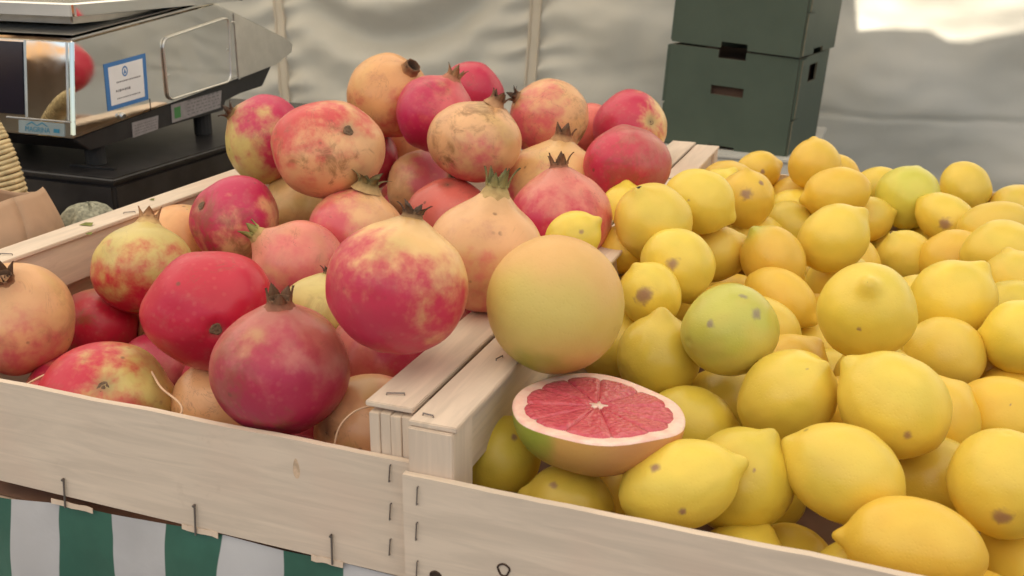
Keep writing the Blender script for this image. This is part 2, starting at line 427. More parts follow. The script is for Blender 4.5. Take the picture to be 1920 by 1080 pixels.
for (x0, z0, x1, z1) in ((-.232, -.058, -.2335, -.0775), (-.136, -.055, -.137, -.0745), (-.046, -.054, -.0462, -.072)):
    p = thing('skirt_nail', (x0, -.005, z1), {-.232: 'long grey nail pinning the striped cloth, furthest left', -.136: 'long grey nail pinning the striped cloth, middle of three', -.046: 'long grey nail pinning the striped cloth, nearest the crate corner'}[x0], 'nail', 'nails pinning the striped cloth')
    MB().tube([(x0, -.0052, z0), (x1, -.0058, z1)], .00062, 8).build('shank', M['steel_pin'], p).matrix_parent_inverse = Matrix.Translation((-x0, .005, -z1))
    MB().tube([(x0 - .0001, -.0048, z0 + .0003), (x0, -.0066, z0 + .0001)], .0008, 8).build('head', M['steel_pin'], p).matrix_parent_inverse = Matrix.Translation((-x0, .005, -z1))
for k, (a, c, z) in enumerate(((-.245, -.213, -.0765), (-.147, -.122, -.0725), (-.060, -.040, -.0722))):
    b = MB(); n = 6
    top = [(a + (c-a)*i/n, -.0048 - .0004 * math.sin(i * 2.1), z + .0025 + .0002 * math.sin(i*1.7 + k)) for i in range(n+1)]
    bot = [(x, y - .0004, zz - .0034 - .0003 * math.sin(x * 400)) for x, y, zz in top]
    b.add(top + bot, [(i, i+1, n+2+i, n+1+i) for i in range(n)])
    o = b.build('paper_tab', M['tab_paper']); so = o.modifiers.new('thick', 'SOLIDIFY'); so.thickness = .0004
    tag(o, ('cream paper tab under the furthest left nail on the striped cloth', 'cream paper tab under the middle nail on the striped cloth', 'cream paper tab under the nail nearest the crate corner')[k], 'paper tab', 'paper tabs under the nails')

# ------------------------------------------------------------------ crates
def staple(p, d, out, ln=.010, parent=None, inv=None):
    p = Vector(p); d = Vector(d).normalized() * ln / 2; out = Vector(out) * .0007
    b = MB().tube([p - d - out, p - d + out, p + d + out, p + d - out], .00040, 6)
    o = b.build('staple', M['steel_pin'], parent); o.matrix_parent_inverse = inv; return o
def crate(x0, x1, y0, y1, label, sz, seedn, sside):
    rnd = random.Random(seedn)
    ro = thing('wooden_crate', ((x0+x1)/2, (y0+y1)/2, -.092), label, 'crate', 'wooden fruit crates side by side')
    inv = Matrix.Translation((-(x0+x1)/2, -(y0+y1)/2, .092))
    def put(b, nm, mt, bev=.0006):
        o = b.build(nm, mt, ro, bevel=bev); o.matrix_parent_inverse = inv; return o
    T = .004
    # boards at front and back, slightly wavy thin poplar
    for nm, ya in (('front_board', y0 - T), ('back_board', y1)):
        n = 40; b = MB(); vs = []
        zb = sz
        for i in range(n + 1):
            x = x0 + (x1 - x0) * i / n; dz = .0007 * noise.noise(Vector((x * 22, seedn, 0))) + .0004 * noise.noise(Vector((x * 120, seedn, 3)))
            for (yy, zz) in ((ya, zb), (ya + T, zb), (ya + T, 0 + dz), (ya, 0 + dz)): vs.append((x, yy, zz))
        fs = [(0, 1, 2, 3), tuple(reversed([4*n, 4*n+1, 4*n+2, 4*n+3]))]
        for i in range(n):
            for k in range(4): fs.append((4*i+k, 4*i+4+k, 4*i+4+(k+1) % 4, 4*i+(k+1) % 4))
        b.add(vs, fs); put(b, nm, M['woodx'], 0)
    W = .027
    for side, (a, c) in (('l', (x0, x0 + W)), ('r', (x1 - W, x1))):
        jog = .0012 * rnd.choice((-1, 1))
        put(MB().box((a + jog, y0 + .002, .0250), (c + jog*.5, y1 - .002, .0280)), 'top_rail', M['woody'], .0005)
        inner = c - .0075 if side == 'l' else a + .0035
        put(MB().box((inner, y0 + .026, -.010), (inner + .004, y1 - .026, .0245)), 'side_panel', M['woody'])
        il = (a + .0005) if side == 'l' else (c - .0045)
        put(MB().box((il, y0 + .026, -.088), (il + .004, y1 - .026, -.0125)), 'side_panel', M['woody'])
        for yy in (y0 + .0005, y1 - .0265):
            if side == 'r' and sside == 'r' and yy < y0 + .1:   # a glued up post with open end grain ridges
                b = MB()
                for q in range(4):
                    xa = a + .0015 + q * .0062; b.box((xa, yy + .0006 * (q % 2), -.090), (xa + .0060, yy + .025, .0225 + .0004 * (q % 2)))
                put(b, 'corner_post', M['woodz'], .0003)
            else:
                put(MB().box((a + .0015, yy, -.090), (c - .0008, yy + .025, .0247)), 'corner_post', M['woodz'])
    put(MB().box((x0 + .009, y0 + .004, -.0880), (x1 - .009, y1 - .004, -.0868)), 'gap_shade_liner', M['gap_shade'], 0)  # sheet added over the slats so the gaps between fruit look dark
    n = 6
    for i in range(n):
        ya = y0 + .002 + i * (y1 - y0 - .004) / n
        put(MB().box((x0 + .002, ya, -.0915), (x1 - .002, ya + (y1 - y0) / n - .012, -.0885)), 'bottom_slat', M['woodx'], 0)
    return ro, inv
cl_, il_ = crate(-.410, .0028, 0, .764, 'light poplar crate holding the pomegranates, left of the other', -.0705, 3, 'r')
cr_, ir_ = crate(.0040, .500, -.012, .752, 'light poplar crate holding the lemons, right of the other', -.088, 5, 'l')
for (x, z) in ((-.0090, -.008), (-.0095, -.031), (-.0105, -.053)): staple((x, -.0045, z), (.10, 0, 1), (0, -1, 0), .0098, cl_, il_)
for (x, z) in ((.0125, -.010), (.0115, -.031), (.0112, -.054), (.0112, -.076)): staple((x, -.0165, z), (.07, 0, 1), (0, -1, 0), .0102, cr_, ir_)
for (x, y, dx, dy, who) in ((-.0135, .0135, 1, .35, 'l'), (-.394, .126, 1, .25, 'l'), (-.391, .257, 1, .9, 'l'), (-.012, .40, 1, .3, 'l')): staple((x, y, .0285), (dx, dy, 0), (0, 0, 1), .0095, cl_, il_)
for (x, y, dx, dy) in ((.013, -.003, 1, -.1), (.020, .078, .3, 1), (.015, .56, 1, .2)): staple((x, y, .0285), (dx, dy, 0), (0, 0, 1), .006, cr_, ir_)
# knots in the right board
for (x, z, r) in ((.0590, -.0425, .0030), (.0215, -.0560, .0028)):
    b = MB(); pts = [(x + (r * (1 + .15 * math.sin(3*a))) * math.cos(a), -.0162, z + r * 1.15 * math.sin(a)) for a in [2*math.pi*i/20 for i in range(21)]]
    b.tube(pts, .00055, 6, cap=False)
    if x < .03: b.add([(x, -.0163, z)] + pts[:-1], [(0, i+1, (i+1) % 20 + 1) for i in range(20)])
    o = b.build('knot', M['scar_dark'], cr_); o.matrix_parent_inverse = ir_
kp = [(-.0662 + .0021 * (1 - .25 * math.sin(q)) * math.cos(q), -.0172 + .0062 * math.sin(q)) for q in [2*math.pi*k/28 for k in range(28)]]
o = MB().prism(kp, 1, -.00408, -.0039).build('knot', mat_plain('pale_knot', lin((206, 176, 146)), .8, 0, .2, 300), cl_); o.matrix_parent_inverse = il_
# far end: the rear lemons crate neighbour board seen past the rail end
b = MB()
for (x, y, s) in ((-.397, .213, .006), (-.376, .192, .003), (-.402, .30, .0025)):
    tag(MB().add([(x - s, y - s*.5, .0286), (x + s, y - s*.3, .0286), (x + s*.6, y + s*.6, .0300), (x - s*.7, y + s*.5, .0295)], [(0, 1, 2, 3)]).build('leaf_crumb', M['leaf']),
        'small green leaf crumb on the left rail of the pomegranate crate' if s > .005 else ('tiny leaf crumb on the inner edge of the left crate rail' if y < .2 else 'tiny leaf crumb on the outer edge of the left crate rail'), 'leaf crumb', 'leaf crumbs on the left rail')

GRAPE=([0.0487, 0.0912, 0.0609], 0.039, [0.057, -0.439, -0.897])
HALF=([0.0862, 0.0523, 0.0206], 0.0466)
POM=[
([-0.3459, 0.0842, -0.0009], 0.0387, [0.257, -0.401, 0.879], 'peach', 'pink', [0.073, -0.515, -0.854], 0.5, 0.25, 'dry', 0.953, 'peach coloured pomegranate at the left edge of the picture, brown crown up'),
([-0.3551, 0.1671, -0.0386], 0.0312, [-0.503, -0.394, 0.769], 'dullrose', 'crimson', [0.427, -0.182, -0.886], -0.56, 0.6, 'dark', 1.0, 'dull dark red pomegranate low beside the left side board, black dried crown'),
([-0.3125, 0.1771, 0.0111], 0.0372, [-0.197, 0.518, 0.832], 'yellowgreen', 'crimson', [0.063, -0.451, -0.89], 0.14, 0.12, 'peachy', 1.028, 'pomegranate with yellow green top and red underside near the left side board'),
([-0.2886, 0.2644, 0.0295], 0.0373, [0.388, 0.745, -0.543], 'peach', 'magenta', [-0.235, -0.243, 0.941], -0.11, 0.55, 'none', 1.0, 'magenta topped pomegranate with scuffed brown skin touching the left side rail'),
([-0.2012, 0.2199, 0.0138], 0.0368, [-0.652, -0.354, 0.671], 'pinkpeach', 'pink', [0.412, -0.31, -0.857], 0.14, 0.35, 'green', 1.0, 'pink pomegranate with green crown tilted left, behind the glossy crimson one'),
([-0.1783, 0.0804, 0.0299], 0.0392, [-0.65, 0.76, 0.001], 'crimson', 'crimson', [-0.155, 0.186, 0.97], -2, 0.02, 'none', 1.04, 'glossy deep crimson pomegranate showing its round grey stem scar'),
([-0.2338, 0.0387, -0.0271], 0.0406, [-0.516, 0.548, -0.659], 'yellowgreen', 'crimson', [-0.697, -0.664, 0.269], -0.04, 0.25, 'none', 1.047, 'half red half olive pomegranate with dark ringed stem scar against the front board'),
([-0.0961, 0.0329, 0.0216], 0.0388, [0.049, 0.001, 0.999], 'rosebrown', 'deepred', [0.156, -0.371, -0.915], -0.18, 0.4, 'dry', 1.0, 'large dull purple red pomegranate with brown crown, nearest the front board'),
([-0.1754, 0.0736, -0.0357], 0.031, [-0.839, -0.246, -0.486], 'peach', 'peach', [0.784, 0.621, 0.007], 2, 0.1, 'none', 1.0, 'pale peach pomegranate peeking out left of the large purple red one'),
([-0.1372, 0.1439, 0.0076], 0.03, [0.107, 0.299, 0.948], 'yellowgreen', 'peach', [0.848, 0.529, 0.007], 2, 0.3, 'dark', 1.0, 'yellow green pomegranate with spiky black crown squeezed between two red ones'),
([-0.0288, 0.0509, 0.0742], 0.0385, [0.099, 0.28, 0.955], 'yellowpeach', 'crimsonpink', [-0.119, -0.651, -0.75], -0.14, 0.12, 'dark', 1.0, 'big pomegranate yellow above and pink red below, perched over the middle rail'),
([-0.0196, 0.1549, 0.0627], 0.0376, [0.107, 0.172, 0.979], 'peach', 'pink', [0.188, -0.447, -0.875], 0.9, 0.1, 'greenbig', 1.0, 'peach pomegranate with long green crown just left of the whole grapefruit'),
([-0.1876, 0.2867, 0.0266], 0.037, [0.226, 0.201, 0.953], 'peach', 'pink', [-0.802, -0.594, -0.063], 0.09, 0.25, 'open', 1.055, 'pomegranate with wide open greenish crown, pink on its left cheek'),
([-0.2255, 0.3141, 0.0853], 0.0442, [-0.699, 0.436, -0.567], 'peach', 'red', [-0.468, -0.324, 0.822], 0.42, 0.7, 'none', 1.073, 'large peach pomegranate with red shoulder and brown stained underside on the upper left'),
([-0.3312, 0.381, 0.0741], 0.0396, [-0.544, -0.527, 0.653], 'yellowgreen', 'magenta', [0.666, 0.463, 0.585], -0.11, 0.1, 'dark', 0.945, 'magenta pomegranate with green streak by its crown, leftmost of the top row'),
([-0.3052, 0.3845, 0.0101], 0.034, [0.97, 0.232, -0.078], 'tan', 'tan', [0.84, 0.543, 0.007], 2, 0.2, 'dark', 1.0, 'tan yellow pomegranate lying in the shade under the large brown stained one'),
([-0.2694, 0.5125, 0.1002], 0.0427, [0.684, -0.236, 0.69], 'orangepeach', 'red', [0.374, 0.037, -0.927], 0.55, 0.25, 'tube', 1.0, 'orange peach pomegranate with hollow brown tube crown at the top of the heap'),
([-0.2023, 0.4766, 0.0912], 0.0384, [0.416, 0.19, 0.889], 'pink', 'magenta', [-0.744, -0.531, -0.405], -0.16, 0.12, 'tan', 1.0, 'magenta pink pomegranate in front of the one with the hollow crown'),
([-0.2654, 0.7213, 0.0749], 0.0384, [-0.087, 0.73, 0.678], 'crimsonpink', 'crimsonpink', [-0.063, 0.132, 0.989], -2, 0.1, 'none', 1.0, 'small crimson pomegranate highest and furthest back in the top row'),
([-0.1344, 0.4127, 0.0812], 0.0397, [0.434, 0.233, 0.87], 'peach', 'pink', [0.155, -0.352, -0.923], 0.8, 0.7, 'dry', 1.072, 'round pale peach pomegranate with scratchy russet marks in the upper middle'),
([-0.112, 0.558, 0.0807], 0.0406, [-0.705, -0.456, 0.543], 'peach', 'pink', [-0.799, -0.445, -0.404], 0.19, 0.6, 'dark', 1.0, 'blotched green and peach pomegranate with black crown turned left, upper right'),
([-0.046, 0.6341, 0.0622], 0.0398, [-0.725, 0.595, -0.348], 'paleyellow', 'crimsonpink', [-0.85, -0.483, 0.209], -0.51, 0.05, 'none', 1.0, 'crimson pomegranate with pale yellow right edge, furthest right at the back'),
([-0.005, 0.4591, 0.0612], 0.0375, [-0.277, 0.391, 0.878], 'rosebrown', 'crimsonpink', [-0.864, -0.39, -0.318], -0.16, 0.45, 'none', 1.039, 'pink red pomegranate with brown freckled cheek beside the lemons at the back'),
([-0.0752, 0.4638, 0.033], 0.0465, [0.116, 0.178, 0.977], 'yellowpeach', 'pink', [-0.699, -0.472, -0.537], 0.5, 0.1, 'dry', 1.033, 'yellow pomegranate with upright crown behind the pink one by the lemons'),
([-0.0213, 0.3187, 0.0446], 0.0402, [-0.101, 0.122, 0.987], 'pinkpeach', 'crimsonpink', [-0.407, -0.555, -0.725], -0.06, 0.12, 'dry', 1.0, 'pink pomegranate with short brown crown standing just behind the grapefruit'),
([-0.2362, 0.5162, 0.0077], 0.0376, [0.935, -0.087, 0.345], 'peach', 'pink', [0.877, 0.294, 0.379], 0.24, 0.2, 'dark', 1.0, 'peach pomegranate with black crown facing sideways in the middle of the heap'),
([-0.153, 0.3958, 0.0113], 0.039, [-0.097, 0.233, -0.968], 'coral', 'coral', [0.912, 0.411, 0.007], 2, 0.1, 'none', 1.0, 'coral pink pomegranate mostly hidden behind the green crowned peach one'),
([-0.2916, 0.582, 0.0395], 0.035, [0.552, 0.829, -0.089], 'peach', 'pink', [0.893, 0.451, 0.007], 2, 0.2, 'none', 1.0, 'peach pomegranate peeking out below the magenta pink one, deep in the heap'),
([-0.3012, 0.5166, 0.0337], 0.035, [0.523, 0.847, -0.096], 'rosebrown', 'deepred', [0.876, 0.482, 0.007], -0.16, 0.3, 'none', 1.0, 'dark red pomegranate in shade right of the large brown stained one'),
([-0.0996, 0.671, 0.0498], 0.03, [0.697, 0.712, -0.084], 'coral', 'coral', [0.961, 0.276, 0.007], 2, 0.1, 'none', 1.0, 'coral red pomegranate showing as a sliver below the pale yellow edged crimson one'),
([-0.3497, 0.2712, 0.0002], 0.035, [0.367, 0.921, -0.133], 'orangepeach', 'coral', [0.774, 0.633, 0.007], 2, 0.1, 'none', 1.0, 'orange pomegranate mostly hidden between two others by the left side board'),
([-0.308, 0.2053, -0.0504], 0.035, [0.365, 0.915, -0.171], 'orangepeach', 'pink', [0.767, 0.642, 0.007], 0.14, 0.1, 'none', 1.0, 'orange pink pomegranate deep below the glossy crimson one'),
([-0.0804, 0.1237, -0.0055], 0.035, [0.441, 0.867, -0.23], 'rosebrown', 'deepred', [0.879, 0.477, 0.007], -0.06, 0.4, 'none', 1.0, 'brownish pomegranate in deep shade under the big yellow and pink one'),
([-0.0589, 0.0654, -0.0257], 0.034, [0.436, 0.859, -0.267], 'peach', 'pink', [0.871, 0.491, 0.007], 0.9, 0.3, 'none', 1.0, 'peach pomegranate low in the corner beside the middle posts'),
([-0.2865, 0.0342, -0.0528], 0.0313, [0.004, 1.0, 0.021], 'tan', 'deepred', [0.0, -0.5, 0.8], 0.4, 0.3, 'none', 1.0, 'pomegranate showing darkly from the lower layer, left of the half olive one'),
([-0.0944, 0.0375, -0.054], 0.0294, [-0.201, 0.922, 0.332], 'rosebrown', 'deepred', [0.0, -0.5, 0.8], 0.4, 0.3, 'none', 1.0, 'pomegranate showing darkly from the lower layer, below the large purple red one'),
([-0.0365, 0.036, -0.0547], 0.0315, [-0.814, -0.044, -0.58], 'peach', 'deepred', [0.0, -0.5, 0.8], 0.4, 0.3, 'none', 1.0, 'pomegranate showing darkly from the lower layer, down right of the large purple red one'),
([-0.311, 0.0859, -0.0559], 0.0309, [-0.787, -0.23, -0.572], 'peach', 'deepred', [0.0, -0.5, 0.8], 0.4, 0.3, 'none', 1.0, 'pomegranate showing darkly from the lower layer, below the dull dark red one'),
([-0.252, 0.0867, -0.0573], 0.0291, [-0.963, -0.134, -0.235], 'tan', 'deepred', [0.0, -0.5, 0.8], 0.4, 0.3, 'none', 1.0, 'pomegranate showing darkly from the lower layer, right of the half olive one'),
([-0.1247, 0.0898, -0.0532], 0.0315, [-0.609, 0.666, 0.43], 'tan', 'deepred', [0.0, -0.5, 0.8], 0.4, 0.3, 'none', 1.0, 'pomegranate showing darkly from the lower layer, down right of the glossy crimson one'),
([-0.2866, 0.1445, -0.0592], 0.0305, [-0.088, 0.953, 0.289], 'rosebrown', 'deepred', [0.0, -0.5, 0.8], 0.4, 0.3, 'none', 1.0, 'pomegranate showing darkly from the lower layer, up right of the half olive one'),
([-0.2212, 0.1422, -0.052], 0.0294, [-0.996, 0.078, 0.036], 'rosebrown', 'deepred', [0.0, -0.5, 0.8], 0.4, 0.3, 'none', 1.0, 'pomegranate showing darkly from the lower layer, left of the large purple red one'),
([-0.13, 0.3094, -0.0537], 0.0304, [-0.937, 0.133, -0.322], 'rosebrown', 'deepred', [0.0, -0.5, 0.8], 0.4, 0.3, 'none', 1.0, 'pomegranate showing darkly from the lower layer, down right of the big yellow and pink one'),
([-0.0938, 0.3639, -0.0586], 0.0309, [-0.814, 0.143, -0.563], 'peach', 'deepred', [0.0, -0.5, 0.8], 0.4, 0.3, 'none', 1.0, 'pomegranate showing darkly from the lower layer, below the long green crowned one'),
([-0.0342, 0.4689, -0.0534], 0.0307, [-0.443, 0.231, -0.866], 'rosebrown', 'deepred', [0.0, -0.5, 0.8], 0.4, 0.3, 'none', 1.0, 'pomegranate showing darkly from the lower layer, down right of the pink one behind the grapefruit'),
([-0.2559, 0.526, -0.0537], 0.0291, [-0.959, 0.142, -0.246], 'rosebrown', 'deepred', [0.0, -0.5, 0.8], 0.4, 0.3, 'none', 1.0, 'pomegranate showing darkly from the lower layer, above the big yellow and pink one'),
([-0.2799, 0.5751, -0.059], 0.0314, [0.231, 0.557, -0.798], 'rosebrown', 'deepred', [0.0, -0.5, 0.8], 0.4, 0.3, 'none', 1.0, 'pomegranate showing darkly from the lower layer, right of the wide crowned one'),
([-0.3141, 0.6284, -0.0595], 0.0315, [-0.483, 0.195, -0.854], 'peach', 'deepred', [0.0, -0.5, 0.8], 0.4, 0.3, 'none', 1.0, 'pomegranate showing darkly from the lower layer, up left of the long green crowned one'),
([-0.1886, 0.6326, -0.0589], 0.0317, [-0.932, 0.346, 0.112], 'tan', 'deepred', [0.0, -0.5, 0.8], 0.4, 0.3, 'none', 1.0, 'pomegranate showing darkly from the lower layer, up right of the long green crowned one'),
([-0.3428, 0.6849, -0.0554], 0.0292, [-0.787, 0.126, -0.603], 'tan', 'deepred', [0.0, -0.5, 0.8], 0.4, 0.3, 'none', 1.0, 'pomegranate showing darkly from the lower layer, up right of the wide crowned one'),
([-0.2178, 0.685, -0.0562], 0.0299, [0.324, 0.58, -0.747], 'tan', 'deepred', [0.0, -0.5, 0.8], 0.4, 0.3, 'none', 1.0, 'pomegranate showing darkly from the lower layer, above the long green crowned one'),
]
LEM=[
([0.1346, 0.0304, -0.0041], 0.0224, 0.0332, [0.862, 0.393, 0.32], 'y', [[-0.405, -0.61, 0.681, 0.13], [0.32, -0.945, -0.068, 0.1]], 0, 'lemon by the front board right of the cut grapefruit, with a small brown scar'),
([0.1612, 0.0726, -0.0179], 0.028, 0.0314, [0.454, 0.189, 0.871], 'gy', [[0.274, -0.716, 0.643, 0.05]], 0, 'olive yellow scratched lemon directly behind the one right of the cut grapefruit'),
([0.213, 0.0749, -0.0049], 0.025, 0.0338, [-0.937, 0.069, 0.341], 'y', [], 2, 'lemon lying with its tip to the left in the front middle of the heap'),
([0.2466, 0.0351, -0.0149], 0.0228, 0.0342, [-1.0, 0.002, -0.026], 'o', [], 0, 'long orange yellow lemon nearest the front board, tip pointing left'),
([0.1749, 0.1516, -0.0021], 0.0272, 0.0347, [0.546, -0.2, 0.813], 'y', [[0.327, -0.461, 0.825, 0.04]], 0, 'round faced lemon below and right of the big greenish one'),
([0.2339, 0.1332, 0.0117], 0.0282, 0.0339, [-0.815, 0.217, 0.538], 'y', [[0.266, -0.956, -0.125, 0.1]], 2, 'large pale lemon with blunt tip up left, above the front middle lemon'),
([0.2896, 0.0981, -0.007], 0.0271, 0.0305, [0.09, 0.045, -0.995], 'y', [[-0.041, -0.983, -0.177, 0.2]], 2, 'lemon at the right edge standing on end with a brown stem scar on top'),
([0.2598, 0.1489, -0.0401], 0.0274, 0.0329, [0.947, 0.083, 0.309], 'gy', [], 0, 'shaded lemon wedged between the front middle lemon and the right edge one'),
([0.1899, 0.0783, -0.068], 0.0228, 0.0274, [0.989, -0.047, -0.139], 'y', [], 0, 'lemon low behind the front board, left of the long orange yellow one'),
([0.0762, 0.033, -0.0305], 0.0224, 0.027, [-0.896, -0.314, 0.315], 'gy', [[-0.151, -0.552, 0.82, 0.12]], 0, 'small topped lemon low in the crate in front of the cut grapefruit'),
([0.0281, 0.0572, -0.0237], 0.0228, 0.0276, [0.366, 0.394, 0.843], 'gy', [[0.486, -0.296, 0.822, 0.1]], 0, 'dark olive lemon in the shade between the middle post and the cut grapefruit'),
([0.1289, 0.2092, -0.0436], 0.0274, 0.0329, [0.826, 0.329, 0.458], 'gy', [], 0, 'shaded olive lemon just right of the cut grapefruit face'),
([0.0884, 0.1912, -0.006], 0.0277, 0.031, [0.007, 0.098, 0.995], 'gy', [], 3, 'upright lemon between the whole grapefruit and the big greenish lemon'),
([0.1349, 0.1824, 0.0237], 0.0287, 0.0336, [0.643, 0.765, 0.033], 'gg', [[-0.294, -0.86, 0.418, 0.1], [0.566, -0.504, 0.653, 0.16], [0.233, -0.291, 0.928, 0.12]], 2, 'big green blotched lemon with pale stem scar at its lower left'),
([0.2133, 0.2258, 0.0319], 0.0306, 0.0352, [-0.02, -0.706, 0.708], 'y', [[-0.099, -0.995, -0.024, 0.06]], 3, 'large round lemon pointing its tip straight at the viewer'),
([0.2705, 0.3451, 0.0064], 0.0299, 0.0335, [0.513, 0.232, 0.827], 'y', [], 0, 'big lemon with pointed tip up right, behind the one pointing at the viewer'),
([0.2673, 0.294, -0.0162], 0.0265, 0.0297, [-0.896, -0.086, 0.435], 'y', [], 1, 'knobbly lemon with dark dimple on its left, right of the one pointing at the viewer'),
([0.3141, 0.3031, 0.0005], 0.0258, 0.0289, [-0.997, 0.079, -0.023], 'y', [], 0, 'lemon at the right edge with its tip touching the knobbly one'),
([0.2977, 0.2208, -0.0257], 0.0268, 0.0323, [0.947, 0.015, 0.32], 'o', [[0.103, -0.717, 0.689, 0.03]], 0, 'orange yellow lemon half hidden above the right edge scarred one'),
([0.179, 0.3584, -0.053], 0.0274, 0.0329, [0.98, 0.109, 0.168], 'y', [], 0, 'lemon seen as a band beneath the one pointing at the viewer'),
([0.1499, 0.3477, -0.0094], 0.0223, 0.0321, [0.878, -0.277, -0.391], 'o', [], 0, 'orange tinted lemon behind and right of the big greenish one'),
([0.0698, 0.2416, 0.0196], 0.022, 0.0247, [-0.451, -0.161, 0.878], 'y', [[0.003, -0.961, 0.276, 0.34]], 0, 'lemon with large brown bruise just right of the whole grapefruit'),
([0.0796, 0.2866, 0.0276], 0.027, 0.0302, [0.468, 0.124, -0.875], 'y', [[0.023, -0.937, 0.347, 0.22]], 2, 'lemon with brown bruise and a black stem dot on top, left part of the heap'),
([0.0506, 0.3278, 0.0476], 0.0299, 0.0335, [-0.243, -0.386, 0.89], 'y', [], 1, 'lemon showing a round black dot at its tip, beside the pomegranate crate'),
([0.0748, 0.3918, 0.0517], 0.0262, 0.0317, [0.914, 0.053, -0.403], 'y', [[-0.193, -0.955, 0.225, 0.07]], 0, 'long smooth lemon sloping down right at the back left of the heap'),
([0.0916, 0.5476, 0.019], 0.0266, 0.0306, [-0.081, -0.076, 0.994], 'o', [[0.113, -0.918, 0.381, 0.26], [0.556, -0.453, 0.697, 0.12]], 0, 'upright lemon with round brown bruise, behind the long smooth one'),
([0.089, 0.405, 0.0047], 0.0236, 0.0283, [0.781, 0.287, 0.555], 'y', [], 0, 'lemon with blunt tip up right, between the bruised one and the green tipped one'),
([0.1363, 0.3931, 0.0091], 0.0252, 0.0304, [-0.645, 0.016, 0.764], 'ot', [], 3, 'lemon with a green patch around its tip, left middle of the heap'),
([0.1802, 0.4391, 0.018], 0.0276, 0.0332, [0.694, 0.217, 0.686], 'y', [], 0, 'large smooth bright lemon in the middle of the heap'),
([0.1304, 0.6119, -0.0242], 0.0274, 0.0329, [-0.877, 0.06, 0.476], 'gy', [], 0, 'greenish lemon peeking out left of the large smooth bright one'),
([0.1705, 0.6091, 0.0164], 0.0263, 0.0349, [-0.923, -0.299, -0.24], 'o', [], 3, 'lemon with grey tip to the left below the round orange yellow one'),
([0.143, 0.6859, 0.0276], 0.0271, 0.0304, [-0.198, 0.652, 0.732], 'o', [], 0, 'round orange yellow lemon, highest at the back'),
([0.2387, 0.6765, 0.0039], 0.0317, 0.0355, [0.167, 0.589, 0.79], 'g', [], 2, 'round lime tinted lemon in the back row with a tiny dark stem'),
([0.211, 0.7265, -0.0022], 0.0251, 0.0301, [1.0, 0.003, 0.007], 'y', [], 0, 'lemon between the round orange yellow one and the lime tinted one'),
([0.1636, 0.7281, 0.01], 0.0228, 0.0274, [0.999, 0.044, 0.007], 'o', [], 0, 'lemon tip peeking out behind the round orange yellow one'),
([0.296, 0.7271, 0.008], 0.0249, 0.0303, [0.518, -0.497, -0.696], 'y', [], 0, 'lemon at the back right with nipple pointing down'),
([0.201, 0.6401, -0.0146], 0.0232, 0.0293, [0.936, 0.097, 0.338], 'y', [], 0, 'lemon behind the large smooth bright one, left of the lime tinted one'),
([0.2765, 0.6335, -0.0051], 0.0235, 0.0352, [-0.803, 0.455, 0.384], 'y', [[-0.109, -0.993, 0.042, 0.3]], 0, 'lemon with greyish brown bruise right of the lime tinted one'),
([0.3179, 0.5978, 0.0006], 0.0242, 0.0363, [0.977, -0.049, 0.209], 'y', [], 0, 'long lemon at the far right edge, behind the ring scarred one'),
([0.3167, 0.506, 0.0019], 0.0286, 0.0345, [0.989, 0.033, 0.147], 'y', [], 2, 'lemon with a ring shaped scar at its left end by the right edge'),
([0.3239, 0.451, -0.0062], 0.0265, 0.0297, [-0.312, 0.312, 0.897], 'y', [], 0, 'plain lemon cut off by the right edge below the ring scarred one'),
([0.2694, 0.6829, -0.0504], 0.0274, 0.0329, [-0.982, 0.096, 0.16], 'y', [], 0, 'long thin looking lemon behind the one with a dark stem button'),
([0.2433, 0.5713, -0.0314], 0.0253, 0.0315, [-0.525, -0.212, 0.824], 'y', [], 1, 'lemon with dark stem button facing up, right middle of the heap'),
([0.1891, 0.4682, -0.0304], 0.0274, 0.0329, [0.934, 0.132, 0.332], 'y', [], 0, 'lemon peeking out behind the one that points at the viewer, on its left'),
([0.2364, 0.6195, -0.0557], 0.0274, 0.0329, [1.0, -0.021, 0.007], 'o', [], 0, 'lemon peeking out behind the one that points at the viewer, on its right'),
([0.0807, 0.7276, 0.0067], 0.0228, 0.0274, [0.923, 0.18, 0.341], 'o', [[0.308, -0.928, 0.209, 0.15]], 0, 'orange yellow lemon at the back next to the rail end'),
([0.1201, 0.725, -0.0261], 0.0274, 0.0329, [-0.027, 0.238, 0.971], 'o', [], 0, 'lemon in shade left of the round orange yellow one'),
([0.1293, 0.6689, -0.0237], 0.0274, 0.0329, [0.997, 0.078, 0.007], 'y', [], 0, 'lemon seen as a small patch above the greenish peeking one'),
([0.0114, 0.2439, 0.0542], 0.0184, 0.0225, [0.784, 0.046, 0.62], 'y', [[0.529, -0.716, 0.457, 0.13]], 0, 'lemon lying among the pomegranates right behind the whole grapefruit'),
([0.0067, 0.4139, 0.0299], 0.0228, 0.0274, [-0.069, 0.247, 0.967], 'y', [], 0, 'lemon mostly hidden between the pink pomegranate and the black dotted lemon'),
([0.0588, 0.6455, 0.0058], 0.0274, 0.0329, [0.99, 0.144, 0.007], 'o', [], 0, 'lemon peeking out at the back just in front of the far rail end'),
([0.0574, 0.5885, 0.0055], 0.0274, 0.0329, [0.456, 0.281, 0.844], 'y', [], 0, 'lemon peeking out below the freckled pomegranate at the back'),
([0.3491, 0.725, -0.0117], 0.0274, 0.0329, [0.993, -0.117, 0.007], 'y', [], 0, 'lemon at the far right end of the back row'),
([0.0266, 0.3283, 0.0227], 0.0192, 0.023, [0.97, 0.243, 0.007], 'o', [], 0, 'shaded lemon low down left of the black dotted lemon'),
([0.0579, 0.322, -0.009], 0.0274, 0.0329, [0.978, 0.206, 0.007], 'o', [], 0, 'shaded lemon just above the one with the large brown bruise'),
